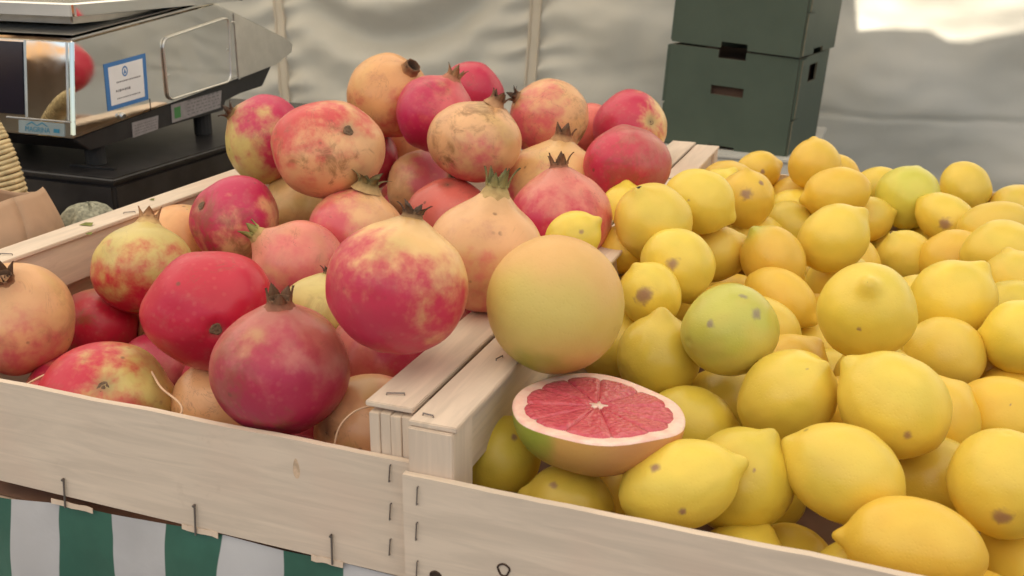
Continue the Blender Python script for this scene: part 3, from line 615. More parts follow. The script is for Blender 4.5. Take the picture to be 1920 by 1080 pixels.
([0.3045, 0.3377, -0.0404], 0.0274, 0.0329, [0.993, -0.118, 0.007], 'o', [], 0, 'shaded lemon between the knobbly one and the right edge'),
([0.2111, 0.2056, -0.0344], 0.0274, 0.0329, [1.0, 0.005, 0.007], 'o', [], 0, 'brownish shaded lemon above the front middle lemon'),
([0.1179, 0.1531, -0.0348], 0.0274, 0.0329, [0.986, 0.166, 0.007], 'gy', [], 0, 'pale shaded lemon tucked under the right rim of the cut grapefruit'),
([0.3115, 0.1098, -0.0558], 0.0274, 0.0329, [0.255, 0.457, 0.852], 'y', [], 0, 'dark lemon at the bottom right corner of the picture'),
([0.1778, 0.4165, -0.0527], 0.0274, 0.0329, [0.999, 0.044, 0.007], 'o', [], 0, 'orange lemon sliver left of the one pointing at the viewer'),
([0.1681, 0.0377, -0.0588], 0.0284, 0.0334, [0.3, 0.562, 0.771], 'gy', [], 0, 'lemon showing darkly from the lower layer, below the olive scratched lemon'),
([0.2274, 0.036, -0.0538], 0.0289, 0.034, [-0.277, -0.536, -0.797], 'gy', [], 0, 'lemon showing darkly from the lower layer, down left of the long orange yellow lemon'),
([0.2844, 0.0374, -0.0559], 0.0282, 0.0333, [0.785, -0.43, -0.446], 'o', [], 0, 'lemon showing darkly from the lower layer, down right of the long orange yellow lemon'),
([0.0752, 0.0857, -0.0518], 0.0273, 0.0322, [-0.208, 0.469, 0.858], 'o', [], 0, 'lemon showing darkly from the lower layer, left of the lemon right of the cut grapefruit'),
([0.257, 0.0837, -0.0593], 0.0293, 0.0345, [0.002, -0.533, -0.846], 'o', [], 0, 'lemon showing darkly from the lower layer, below the long orange yellow lemon'),
([0.1662, 0.1363, -0.059], 0.0266, 0.0314, [0.905, 0.265, 0.334], 'gy', [], 0, 'lemon showing darkly from the lower layer, down right of the olive scratched lemon'),
([0.196, 0.2969, -0.054], 0.0272, 0.0321, [-0.975, 0.07, 0.213], 'gy', [], 0, 'lemon showing darkly from the lower layer, right of the round faced lemon'),
([0.3176, 0.2934, -0.0502], 0.0289, 0.034, [0.527, -0.401, -0.749], 'o', [], 0, 'lemon showing darkly from the lower layer, up right of the orange yellow right edge lemon'),
([0.0458, 0.3462, -0.0564], 0.029, 0.0342, [0.547, 0.417, 0.726], 'y', [], 0, 'lemon showing darkly from the lower layer, up left of the upright lemon beside the grapefruit'),
([0.228, 0.3519, -0.057], 0.0285, 0.0336, [-0.771, -0.227, -0.595], 'gy', [], 0, 'lemon showing darkly from the lower layer, above the large pale lemon'),
([0.1322, 0.3996, -0.0571], 0.0291, 0.0343, [0.864, 0.252, 0.435], 'o', [], 0, 'lemon showing darkly from the lower layer, right of the green blotched lemon'),
([0.1026, 0.4568, -0.0582], 0.0286, 0.0337, [0.945, 0.001, -0.327], 'o', [], 0, 'lemon showing darkly from the lower layer, above the green blotched lemon'),
([0.1331, 0.5063, -0.0545], 0.028, 0.0331, [0.614, -0.204, -0.762], 'o', [], 0, 'lemon showing darkly from the lower layer, above the orange tinted lemon'),
([0.2523, 0.5037, -0.0578], 0.0272, 0.032, [-0.584, -0.24, -0.776], 'gy', [], 0, 'lemon showing darkly from the lower layer, left of the big pointed lemon'),
([0.1651, 0.5561, -0.0562], 0.0278, 0.0328, [0.462, 0.292, 0.838], 'gy', [], 0, 'lemon showing darkly from the lower layer, up right of the orange tinted lemon'),
([0.0768, 0.6123, -0.0528], 0.0266, 0.0313, [-0.833, 0.056, 0.551], 'o', [], 0, 'lemon showing darkly from the lower layer, left of the green tipped lemon'),
([0.1935, 0.6098, -0.0556], 0.0274, 0.0323, [0.787, -0.166, -0.594], 'o', [], 0, 'lemon showing darkly from the lower layer, down right of the smooth bright middle lemon'),
([0.3164, 0.6152, -0.0506], 0.0272, 0.0321, [-0.026, -0.283, -0.959], 'o', [], 0, 'lemon showing darkly from the lower layer, down left of the ring scarred lemon'),
([0.2268, 0.6644, -0.0574], 0.0267, 0.0314, [-0.931, 0.114, 0.348], 'y', [], 0, 'lemon showing darkly from the lower layer, left of the lemon with the stem button'),
([0.0788, 0.7193, -0.0593], 0.0277, 0.0327, [0.26, 0.287, 0.922], 'y', [], 0, 'lemon showing darkly from the lower layer, below the upright bruised lemon'),
([0.312, 0.7148, -0.0548], 0.0277, 0.0327, [-0.619, -0.157, -0.769], 'gy', [], 0, 'lemon showing darkly from the lower layer, left of the ring scarred lemon'),
([0.2579, 0.1936, -0.0212], 0.0274, 0.0323, [0.564, 0.306, 0.767], 'o', [], 0, 'lemon showing darkly from the lower layer, right of the large pale lemon'),
([0.049, 0.2446, -0.0238], 0.0291, 0.0344, [0.966, 0.148, -0.21], 'y', [], 0, 'lemon showing darkly from the lower layer, left of the upright lemon beside the grapefruit'),
([0.167, 0.2454, -0.0276], 0.027, 0.0319, [0.566, 0.357, 0.743], 'o', [], 0, 'lemon showing darkly from the lower layer, above the round faced lemon'),
([0.2258, 0.247, -0.0265], 0.0277, 0.0327, [-0.474, 0.353, 0.806], 'gy', [], 0, 'lemon showing darkly from the lower layer, up left of the large pale lemon'),
([0.1398, 0.2987, -0.0221], 0.0293, 0.0345, [0.947, -0.029, -0.319], 'y', [], 0, 'lemon showing darkly from the lower layer, down left of the orange tinted lemon'),
([0.1066, 0.3472, -0.0294], 0.0267, 0.0315, [-0.789, -0.308, -0.532], 'y', [], 0, 'lemon showing darkly from the lower layer, up left of the green blotched lemon'),
([0.2551, 0.3981, -0.0215], 0.0283, 0.0334, [-0.977, 0.113, 0.182], 'y', [], 0, 'lemon showing darkly from the lower layer, up left of the knobbly lemon'),
([0.319, 0.4043, -0.0227], 0.0289, 0.034, [-0.218, -0.289, -0.932], 'gy', [], 0, 'lemon showing darkly from the lower layer, right of the big pointed lemon'),
([0.1935, 0.509, -0.0242], 0.0273, 0.0322, [-0.663, 0.205, 0.72], 'o', [], 0, 'lemon showing darkly from the lower layer, above the lemon pointing at the viewer'),
([0.103, 0.5564, -0.0263], 0.028, 0.033, [-0.99, -0.128, -0.058], 'y', [], 0, 'lemon showing darkly from the lower layer, up left of the green tipped lemon'),
([0.2841, 0.5559, -0.0234], 0.0286, 0.0338, [-0.94, -0.029, -0.341], 'o', [], 0, 'lemon showing darkly from the lower layer, above the big pointed lemon'),
([0.2584, 0.7188, -0.0244], 0.0291, 0.0343, [-0.484, -0.192, -0.854], 'gy', [], 0, 'lemon showing darkly from the lower layer, left of the greyish bruised lemon'),
]

# ------------------------------------------------------------------ fruit
CS = {k: lin(v) for k, v in dict(peach=(222,172,124), dullrose=(176,92,92), yellowgreen=(204,184,112), pinkpeach=(218,134,118), crimson=(192,30,58),
      rosebrown=(186,104,96), yellowpeach=(228,184,124), tan=(206,166,108), orangepeach=(222,164,108), pink=(212,96,104), crimsonpink=(198,50,78),
      paleyellow=(226,190,126), coral=(220,112,100), magenta=(190,38,82), deepred=(172,40,70), red=(206,76,76)).items()}
CROWN = dict(dry=((150,104,70),(100,70,48),.23,.23,5), dark=((120,84,56),(66,48,36),.19,.20,6), green=((186,170,96),(124,132,70),.22,.28,5), peachy=((206,158,112),(140,96,60),.26,.24,5),
      greenbig=((176,160,100),(96,96,56),.25,.34,6), open=((160,140,84),(90,84,50),.31,.32,6), tube=((150,104,66),(84,56,34),.25,.18,6), tan=((190,140,100),(140,112,76),.25,.28,6))

def smooth(a, b, x):
    t_ = min(1, max(0, (x - a) / (b - a))); return t_ * t_ * (3 - 2 * t_)
def frame(ax):
    ax = Vector(ax).normalized(); a = ax.cross(Vector((0, 0, 1)) if abs(ax.z) < .9 else Vector((1, 0, 0))).normalized(); return a, ax.cross(a), ax
def skin(name, pts, nu, nv, ca_, cb_, mat, parent, loc):
    """pts: rings nv+1 x nu (poles are collapsed rings)"""
    vs = [tuple(pts[0][0])]; A = [ca_[0][0]]; B = [cb_[0][0]]
    for j in range(1, nv):
        for i in range(nu): vs.append(tuple(pts[j][i])); A.append(ca_[j][i]); B.append(cb_[j][i])
    vs.append(tuple(pts[nv][0])); A.append(ca_[nv][0]); B.append(cb_[nv][0])
    fs = [(0, 1 + i, 1 + (i + 1) % nu) for i in range(nu)]
    for j in range(nv - 2):
        a = 1 + j * nu
        fs += [(a + i, a + nu + i, a + nu + (i + 1) % nu, a + (i + 1) % nu) for i in range(nu)]
    a = 1 + (nv - 2) * nu; e = len(vs) - 1
    fs += [(a + i, e, a + (i + 1) % nu) for i in range(nu)]
    me = bpy.data.meshes.new(name); me.from_pydata(vs, [], fs); me.materials.append(mat)
    me.polygons.foreach_set('use_smooth', [True] * len(fs))
    for nm, arr in (('colA', A), ('colB', B)):
        at = me.color_attributes.new(nm, 'FLOAT_COLOR', 'POINT'); at.data.foreach_set('color', np.array(arr, dtype=np.float32).ravel())
    o = bpy.data.objects.new(name, me); COL.objects.link(o)
    if parent: o.parent = parent
    else: o.location = loc
    return o
def stem_scar(parent, ax, rad, r, ringed=True):
    """dry round scar with a raised ring and pith centre; ax = direction from the fruit centre, rad = distance"""
    a, b_, n = frame(ax); bb = MB()
    c = n * rad
    prof = [(0, .10), (.22, .16), (.34, .05), (.62, .10), (.85, .16), (1.0, .02)] if ringed else [(0, .22), (.5, .20), (1., .0)]
    K = 14; vs = [c + n * (prof[0][1] * r)]
    for (q, h) in prof[1:]:
        for i in range(K):
            t_ = 2 * math.pi * i / K; w = 1 + .12 * math.sin(3 * t_ + 1) + .08 * math.sin(5 * t_)
            vs.append(c + (a * math.cos(t_) + b_ * math.sin(t_)) * q * r * w + n * h * r)
    fs = [(0, 1 + i, 1 + (i+1) % K) for i in range(K)]
    for j in range(len(prof) - 2):
        s = 1 + j * K; fs += [(s+i, s+K+i, s+K+(i+1) % K, s+(i+1) % K) for i in range(K)]
    bb.add(vs, fs); return bb.build('stem_scar', M['scar'] if ringed else M['scar_dark'], parent, smooth=True)

def pomegranate(i, spec):
    p, r, ax, base, bl, bd, thr, rus, cs, st, label = spec
    root = thing('pomegranate', p, label, 'pomegranate', 'pomegranates heaped in the left crate')
    a, b_, n = frame(ax); nu, nv = 72, 54
    sd = i * 7.31; bd = Vector(bd)
    hascrown = cs != 'none'
    c0, c1 = CS[base], CS[bl]
    cc = lin(CROWN[cs][0]) if hascrown else c0
    rr_, ln = (CROWN[cs][2], CROWN[cs][3]) if hascrown else (.16, .12)
    A = []; B = []; Pp = []
    hx = Vector(CAM['right'])
    neckh = {'green': .19, 'greenbig': .24, 'open': .13, 'tube': .06, 'dark': .09, 'dry': .11, 'peachy': .14, 'tan': .13}.get(cs, .10)
    for j in range(nv + 1):
        th = math.pi * (j / nv) ** 1.0; RA = []; RB = []; RP = []
        for k in range(nu):
            ph = 2 * math.pi * k / nu
            lobe = 1 + .014 * math.sin(5 * ph + sd) * math.sin(th) + .010 * math.sin(3 * ph + sd * 2) * math.sin(th)
            d = a * math.cos(ph) * math.sin(th) + b_ * math.sin(ph) * math.sin(th) + n * math.cos(th)
            lobe += .016 * abs(math.cos(2.5 * ph + sd)) * math.sin(th) ** 2 + .012 * (noise.noise(d * 2.6 + Vector((sd, 7, 0)))) 
            lobe += .036 * noise.noise(d * 1.3 + Vector((sd, 0, 0))) + .007 * noise.noise(d * 4 + Vector((0, sd, 0)))
            q = d * r * lobe
            q = q + n * (-.05 * r * math.cos(th))
            if th < .7:
                q = q + n * r * neckh * math.exp(-(th / .31) ** 2.5)
                if hascrown and th < .85 * rr_: q = q - n * r * .12 * (1 - th / (.85 * rr_))
            if math.pi - th < .5: q = q + n * r * .05 * math.exp(-((math.pi - th) / .16) ** 2)
            if st != 1: q = q + hx * q.dot(hx) * (st - 1) + Vector((0, 0, 1)) * q.z * (1 / st - 1)
            RP.append(q)
            m_ = d.dot(bd) - thr + .40 * noise.noise(d * 1.7 + Vector((sd, sd, 1))) + .16 * noise.noise(d * 5 + Vector((3, sd, sd))) + .30 * noise.noise(Vector((math.cos(ph) * 4.5, math.sin(ph) * 4.5, th * .9 + sd)))
            mk = min(1, max(0, .5 + m_ * .52))
            neck = math.exp(-(th / .30) ** 2) if hascrown else 0
            tone = 1 + .12 * noise.noise(d * 2.3 + Vector((9, sd, 4)))
            ca_ = [c0[x] * (1 - .5 * neck) + cc[x] * .5 * neck for x in range(3)]
            gy = .35 * smooth(.15, .6, noise.noise(d * 1.5 + Vector((sd * 3, 2, 2)))) if base not in ('crimson', 'crimsonpink', 'coral') else 0
            yg = (.50, .40, .11)
            ca_ = [(ca_[x] * (1 - gy) + yg[x] * gy) * tone for x in range(3)]
            scar = math.exp(-((math.pi - th) / .17) ** 2)
            rr2 = min(1, rus * (1 + 1.2 * max(0, -d.z)))
            if not hascrown: ca_ = [ca_[x] * (1 - .6 * scar) + (.16, .11, .07)[x] * .6 * scar for x in range(3)]
            RA.append((*ca_, rr2)); RB.append((c1[0], c1[1], c1[2], mk * (1 - .8 * neck) * (1 - .7 * scar)))
        Pp.append(RP); A.append(RA); B.append(RB)
    skin('skin', Pp, nu, nv, A, B, M['pom'], root, p)
    if hascrown:
        cA, cB = lin(CROWN[cs][0]), lin(CROWN[cs][1]); K = CROWN[cs][4]
        rd = random.Random(i)
        vs = []; fs = []; cols = []
        base_h = r * (.95 + neckh * .93) - r*.02; R0 = r * rr_ * .80
        def P_(ang, rad, h, c):
            q = (a * math.cos(ang) + b_ * math.sin(ang)) * rad + n * h
            vs.append(tuple(q)); cols.append((*c, 1)); return len(vs) - 1
        flare = {'open': 1.1, 'dark': .7, 'dry': .25, 'green': .15, 'greenbig': .12, 'tube': .05, 'peachy': .3, 'tan': .3}[cs]
        # calyx tube
        H = [(-.07 - .45 * neckh, 1.42), (-.02, 1.08), (.01, .98), (.05, .92), (.09, .95)] if cs != 'tube' else [(-.14, 1.5), (-.05, 1.2), (0, 1.05), (.10, .95), (.17, .92)]
        ring = []
        for (h, q) in H:
            f_ = min(1, max(0, (h + .10) / .2)); c = [(.5 * cA[x] + .5 * c0[x]) * (1 - f_) + (.55*cA[x]+.45*cB[x]) * f_ for x in range(3)]
            ring.append([P_(2*math.pi*k/24, R0 * q * (1 + .05 * math.sin(k*1.9)), base_h + h * r, c) for k in range(24)])
        inner = [P_(2*math.pi*k/24, R0 * H[-1][1] * .80, base_h + H[-1][0] * r, cB) for k in range(24)]
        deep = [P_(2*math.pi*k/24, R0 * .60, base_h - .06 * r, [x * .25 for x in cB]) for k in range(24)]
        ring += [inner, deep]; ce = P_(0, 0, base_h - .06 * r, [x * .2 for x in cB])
        for q in range(len(ring) - 1):
            fs += [(ring[q][k], ring[q][(k+1) % 24], ring[q+1][(k+1) % 24], ring[q+1][k]) for k in range(24)]
        fs += [(deep[k], deep[(k+1) % 24], ce) for k in range(24)]
        for s in range(K):
            if cs == 'tube' and s % 2: continue
            a0 = 2 * math.pi * s / K + rd.uniform(-.15, .15); L_ = ln * r * rd.uniform(.7, 1.2) * (.35 if cs == 'tube' else 1); fl = flare + rd.uniform(-.15, .3); n_ = 5; w0 = math.pi / K * 1.05
            rows = []
            for q in range(n_ + 1):
                u = q / n_; h = base_h + (H[-1][0] * .6) * r + L_ * (u - .25 * fl * u * u); rad = R0 * .95 + L_ * fl * u * u * .9; w = w0 * (1 - u ** 1.3) * R0 / max(R0, rad)
                c = [cA[x] * (1 - u) * .6 + cB[x] * (.4 + .6 * u) for x in range(3)]
                rows.append([P_(a0 - w, rad, h, c), P_(a0, rad + .012 * r, h, c), P_(a0 + w, rad, h, c), P_(a0, rad - .022 * r, h, [x*.6 for x in c])])
            for q in range(n_):
                for k in range(4): fs.append((rows[q][k], rows[q][(k+1) % 4], rows[q+1][(k+1) % 4], rows[q+1][k]))
        if cs in ('dark', 'open', 'dry'):
            for s in range(9):          # dry stamens inside the calyx
                a0 = rd.uniform(0, 6.28); q0 = rd.uniform(0, .5) * R0; top = q0 * 1.5 + R0 * .2; h1 = base_h + (H[-1][0] + rd.uniform(.02, .10)) * r
                v0 = [P_(a0 + e, q0, base_h, cB) for e in (0, .6)]; v1 = P_(a0 + rd.uniform(-.3, .3), top, h1, cB); fs.append((v0[0], v0[1], v1))
        me = bpy.data.meshes.new('crown'); me.from_pydata(vs, [], fs); me.materials.append(M['crown'])
        at = me.color_attributes.new('colA', 'FLOAT_COLOR', 'POINT'); at.data.foreach_set('color', np.array(cols, dtype=np.float32).ravel())
        me.polygons.foreach_set('use_smooth', [True] * len(fs))
        o = bpy.data.objects.new('crown', me); COL.objects.link(o); o.parent = root
    else:
        q = -n
        rad = r * (.95) - r * .045
        if st != 1:
            v_ = q * rad; v_ = v_ + hx * v_.dot(hx) * (st - 1) + Vector((0, 0, 1)) * v_.z * (1/st - 1); rad = v_.length; q = v_.normalized()
        if q.dot(Vector(CAM['loc']) - Vector(p)) > 0: stem_scar(root, q, rad, r * .10)
for i, sp in enumerate(POM): pomegranate(i, sp)

TINT = {'y': ((231,202,82), (217,195,76)), 'o': ((230,192,72), (226,182,64)), 'ot': ((230,192,74), (226,182,66)), 'g': ((214,204,88), (202,200,84)),
        'gy': ((214,188,72), (202,180,70)), 'gg': ((208,194,92), (180,178,90))}
def lemon(i, spec):
    p, bR, aR, ax, tint, patches, scar, label = spec
    GRP = 'lemons heaped in the right crate'
    small = not (scar or patches)
    a, b_, n = frame(ax); nu, nv = (96, 64) if patches else (64, 44); sd = i * 3.77 + 50
    if scar:
        root = thing('lemon', p, label, 'lemon', GRP)
    rd = random.Random(i + 5)
    c0, cg = lin(TINT[tint][0]), lin(TINT[tint][1]); brown = lin((160, 124, 92))
    j_ = rd.uniform(-.05, .05); c0 = (c0[0] * (1 + j_), c0[1] * (1 + j_ * 1.6), c0[2])
    nip = rd.uniform(.6, 1.2); nw = rd.uniform(.17, .25); bend = Vector((rd.uniform(-1, 1), rd.uniform(-1, 1), rd.uniform(-1, 1))) * .05
    a0 = min(aR * .95, max(bR * 1.0, aR * .93)); A = []; B = []; Pp = []
    for j in range(nv + 1):
        th = math.pi * j / nv; RA = []; RB = []; RP = []
        x = a0 * math.cos(th); rr_ = bR * math.sin(th) ** 1.0
        x += (aR * 1.03 - a0 + .05 * bR) * nip * math.exp(-(th / nw) ** 2.4)
        x -= (aR - a0) * .55 * math.exp(-((math.pi - th) / .26) ** 2)
        if scar == 2 or rd: x += .035 * bR * math.exp(-((math.pi - th) / .09) ** 2)
        rr_ *= 1 - .06 * math.exp(-((th - .42) / .20) ** 2) + .02 * math.exp(-((math.pi - th - .5) / .3) ** 2)
        for k in range(nu):
            ph = 2 * math.pi * k / nu
            u_ = (a * math.cos(ph) + b_ * math.sin(ph)); d = u_ * math.sin(th) + n * math.cos(th)
            lo = 1 + .045 * noise.noise(d * 1.2 + Vector((sd, 0, 0))) + .012 * noise.noise(d * 3.6 + Vector((0, sd, 0))) + .0035 * noise.noise(d * 13 + Vector((0, sd, 8)))
            q = u_ * rr_ * lo + n * x * (1 + .4 * (lo - 1)); q = q + bend * (x * x / aR)
            RP.append(q)
            gm = smooth(-.05, .5, noise.noise(d * 1.6 + Vector((sd, 5, 5))) + (.35 if tint == 'gg' else 0)) * (.55 if tint == 'gg' else .5)
            if tint == 'gg': gm = smooth(-.35, .4, .55 * d.dot(Vector((-.3, -.25, .9))) - .1 + .6 * noise.noise(d * 2.1 + Vector((sd, 5, 5)))) * .75
            if tint == 'ot': gm = math.exp(-(th / .5) ** 2)
            g_ = lin((188, 190, 82)) if tint in ('gg', 'ot') else cg
            tone = 1 + .05 * noise.noise(d * 2.2 + Vector((9, sd, 4)))
            tipd = .35 * math.exp(-(th / .16) ** 2) * (1 if rd else 0)
            ca_ = [(c0[x_] * (1 - gm) + g_[x_] * gm) * tone for x_ in range(3)]
            ca_ = [ca_[x_] * (1 - tipd) + lin((176, 150, 62))[x_] * tipd for x_ in range(3)]
            pm = 0
            for (px_, py_, pz_, sz) in patches:
                dn = q.normalized(); dd = (dn - Vector((px_, py_, pz_))).length * (1 + .50 * noise.noise(dn * 9 + Vector((sd, 1, 1))))
                pm = max(pm, 1 - smooth(sz * .20, sz * 1.45, dd))
            if tint == 'gg' and patches: pc = lin((150, 138, 108))
            else: pc = brown
            RA.append((*ca_, 0)); RB.append((*pc, pm * .80))
        A.append(RA); B.append(RB); Pp.append(RP)
    if scar:
        skin('rind', Pp, nu, nv, A, B, M['lemon'], root, p)
        if scar in (1, 3): stem_scar(root, (Pp[0][0]).normalized(), Pp[0][0].length - .0004, bR * (.070 if scar == 1 else .045), scar == 3)
        else: stem_scar(root, (Pp[nv][0]).normalized(), Pp[nv][0].length - .0006, bR * .12, True)
    else:
        tag(skin('lemon', Pp, nu, nv, A, B, M['lemon'], None, p), label, 'lemon', GRP)
for i, sp in enumerate(LEM): lemon(i, sp)

# whole grapefruit
p, r, gd = GRAPE
a, b_, n = frame((.1, -.3, .9)); nu, nv = 96, 64; A = []; B = []; Pp = []
cp, cy_, cgr = lin((220, 176, 114)), lin((208, 186, 104)), lin((168, 170, 80)); gd = Vector(gd)
for j in range(nv + 1):
    th = math.pi * j / nv; RA = []; RB = []; RP = []
    for k in range(nu):
        ph = 2 * math.pi * k / nu; d = a * math.cos(ph) * math.sin(th) + b_ * math.sin(ph) * math.sin(th) + n * math.cos(th)
        lo = 1 + .02 * noise.noise(d * 1.4) + .003 * noise.noise(d * 8)
        RP.append(d * r * lo)
        m_ = smooth(.55, 1.0, d.dot(gd) + .18 * noise.noise(d * 2)); m2 = smooth(-.3, .7, -d.dot(gd) + .4 * noise.noise(d * 1.5 + Vector((4, 4, 4))))
        c = [cy_[x] * (1 - m2) + cp[x] * m2 for x in range(3)]
        RA.append((*c, 0)); RB.append((*cgr, m_ * .85))
    A.append(RA); B.append(RB); Pp.append(RP)
tag(skin('grapefruit', Pp, nu, nv, A, B, M['grapefruit'], None, p), 'whole yellow orange grapefruit with green base, between the two heaps', 'grapefruit')

# half grapefruit, cut face up
p, r = HALF
hr = thing('cut_grapefruit', p, 'half grapefruit with its pink red cut face up, resting on the lemons', 'grapefruit')
va = Vector(CAM['loc']) - Vector(p); va.z = 0; va.normalize()
tilt = R(3.4); nrm = (Vector((0, 0, 1)) * math.cos(tilt) - va * math.sin(tilt)); side = Vector(CAM['right']); nrm = (nrm + side * .045).normalized()
a, b_, n = frame(nrm)
nu = 120; rings = []; 
def rimr(ph): return r * (1 + .018 * math.sin(2 * ph + 1) + .010 * math.sin(3 * ph) + .006 * math.sin(7 * ph + 2))
def rimz(ph): return .0012 * math.sin(2 * ph + .5) + .0006 * math.sin(5 * ph)
NV = 30
vs = []; A = []; B = []
for j in range(NV):
    th = math.pi / 2 * j / NV
    for k in range(nu):
        ph = 2 * math.pi * k / nu
        q = (a * math.cos(ph) + b_ * math.sin(ph)) * rimr(ph) * math.cos(th) * (1 + .02 * math.sin(2 * th)) - n * (r * .70 * math.sin(th)) + n * rimz(ph) * math.cos(th)
        if j == 0: q = q - n * .0008
        vs.append(tuple(q)); d = Vector(q).normalized()
        m_ = smooth(.45, .95, d.dot(-Vector(CAM['right'])) + .2 * noise.noise(d * 2)); m2 = smooth(-.6, .6, d.dot(Vector(CAM['right'])) + .3 * noise.noise(d * 1.6))
        c = [lin((206,158,84))[x] * (1 - m2) + lin((208, 148, 96))[x] * m2 for x in range(3)]
        A.append((*c, 0)); B.append((*lin((150, 156, 58)), m_))
vs.append(tuple(-n * r * .70)); A.append(A[-1]); B.append((0, 0, 0, 0))
fs = [(j*nu+k, j*nu+(k+1) % nu, (j+1)*nu+(k+1) % nu, (j+1)*nu+k) for j in range(NV-1) for k in range(nu)] + [((NV-1)*nu+k, (NV-1)*nu+(k+1) % nu, NV*nu) for k in range(nu)]
me = bpy.data.meshes.new('peel'); me.from_pydata(vs, [], fs); me.materials.append(M['grapefruit']); me.polygons.foreach_set('use_smooth', [True]*len(fs))
for nm, arr in (('colA', A), ('colB', B)):
    at = me.color_attributes.new(nm, 'FLOAT_COLOR', 'POINT'); at.data.foreach_set('color', np.array(arr, dtype=np.float32).ravel())
o = bpy.data.objects.new('peel', me); COL.objects.link(o); o.parent = hr
mp_ = NT('grapefruit_pith'); v = mp_.coords(); f_ = mp_.noise(v, 120, 4)
mp_.color(mp_.mix(mp_.ramp(f_, .3, .7), lin((236, 184, 168)), lin((246, 212, 194)))); mp_.rough(.5); mp_.bump(f_, .3, .0004)
mp_.b.inputs['Subsurface Weight'].default_value = .3; mp_.b.inputs['Subsurface Scale'].default_value = .004
b = MB(); K = nu; vs = []
prof = [(1.0, -.0008), (.985, .0002), (.96, .0004), (.84, 0.0), (.80, -.0004), (.05, -.0006)]
for (q, h) in prof:
    for k in range(K):
        ph = 2 * math.pi * k / K; vs.append((a * math.cos(ph) + b_ * math.sin(ph)) * rimr(ph) * q + n * (h + rimz(ph) * q))
vs.append(-n * .0006)
fs = [(j*K+k, (j+1)*K+k, (j+1)*K+(k+1) % K, j*K+(k+1) % K) for j in range(len(prof)-1) for k in range(K)] + [((len(prof)-1)*K+k, len(prof)*K, (len(prof)-1)*K+(k+1) % K) for k in range(K)]
b.add(vs, fs); b.build('pith', mp_.mat, hr, smooth=True)
ms = NT('grapefruit_flesh'); v = ms.coords((1, 1, 1))
ge = ms.n('ShaderNodeTexVoronoi'); ge.inputs['Scale'].default_value = 420; ms.l(v, ge.inputs['Vector'])
f2 = ms.noise(v, 160, 4, .6, 1.2); f1 = ms.noise(v, 60, 3)
c = ms.mix(ms.ramp(f2, .35, .70), lin((192, 72, 88)), lin((208, 102, 108)))
c = ms.mix(ms.ramp(f1, .4, .75, 0, .5), c, lin((204, 86, 96)))
c = ms.mix(ms.ramp(ms.noise(v, 330, 3, .6, 2.), .66, .76, 0, .8), c, lin((236, 142, 128)))
ms.color(c); ms.rough(.22); ms.bump(ms.math('ADD', ge.outputs['Distance'], f2), .8, .0008)
ms.b.inputs['Subsurface Weight'].default_value = .25; ms.b.inputs['Subsurface Radius'].default_value = (1, .25, .2); ms.b.inputs['Subsurface Scale'].default_value = .004
b = MB(); vs = [n * .0001]
for k in range(nu):
    ph = 2 * math.pi * k / nu; vs.append((a * math.cos(ph) + b_ * math.sin(ph)) * rimr(ph) * .79 + n * (-.00015 + rimz(ph) * .79))
b.add(vs, [(0, 1 + k, 1 + (k + 1) % nu) for k in range(nu)]); b.build('membrane', mat_plain('grapefruit_membrane', lin((202, 92, 98)), .4, 0, .12, 150), hr, smooth=True)
b = MB(); cp_ = [(a * math.cos(q) + b_ * math.sin(q)) * r * (.075 + .030 * math.sin(5 * q + 1) + .015 * math.sin(9 * q)) + (a * .02 + b_ * .01) * r + n * .0013 for q in [2*math.pi*k/40 for k in range(40)]]
b.add([(a * .02 + b_ * .01) * r + n * .0012] + cp_ + [q - n * .0014 for q in cp_], [(0, 1+k, 1+(k+1) % 40) for k in range(40)] + [(1+k, 41+k, 41+(k+1) % 40, 1+(k+1) % 40) for k in range(40)]); b.build('core', mp_.mat, hr, smooth=True)
cuts = [0, .50, 1.02, 1.62, 2.16, 2.72, 3.34, 3.90, 4.44, 5.02, 5.66, 2 * math.pi]
cx = (a * .02 + b_ * .01) * r
for s in range(len(cuts) - 1):
    u0, u1 = cuts[s] + .25, cuts[s+1] + .25; K1 = 16; rows = []
    vs = []; fs = []
    qs = [.05, .07, .2, .35, .5, .64, .75, .80, .82]
    for qi, q in enumerate(qs):
        for k in range(K1 + 1):
            e = k / K1; edge = min(e, 1 - e) * 2
            gap = min(.30 * (u1-u0), .00022 / max(q * r, 1e-4))
            ph = u0 + gap + (u1 - u0 - 2 * gap) * e
            sc = q + (.055 * math.sin(math.pi * e) ** .5 + .05 * (.5 * math.sin(s * 2.3 + 1)) * .35 + .004 * math.sin(e * 19 + s)) * smooth(.5, .82, q)
            h = .0007 * smooth(0, .22, edge) * (1 - smooth(.75, .82, q)) + .0003 * noise.noise(Vector((q * 30, ph * 9, s)))
            if k in (0, K1): h = -.0003
            if qi in (0, len(qs) - 1): h = -.0012
            vs.append(cx * (1 - q) + (a * math.cos(ph) + b_ * math.sin(ph)) * rimr(ph) * sc + n * (h + .0003 + rimz(ph) * q))
    W_ = K1 + 1
    fs = [(j*W_+k, (j+1)*W_+k, (j+1)*W_+k+1, j*W_+k+1) for j in range(len(qs)-1) for k in range(K1)]
    MB().add(vs, fs).build('flesh_segment', ms.mat, hr, smooth=True)

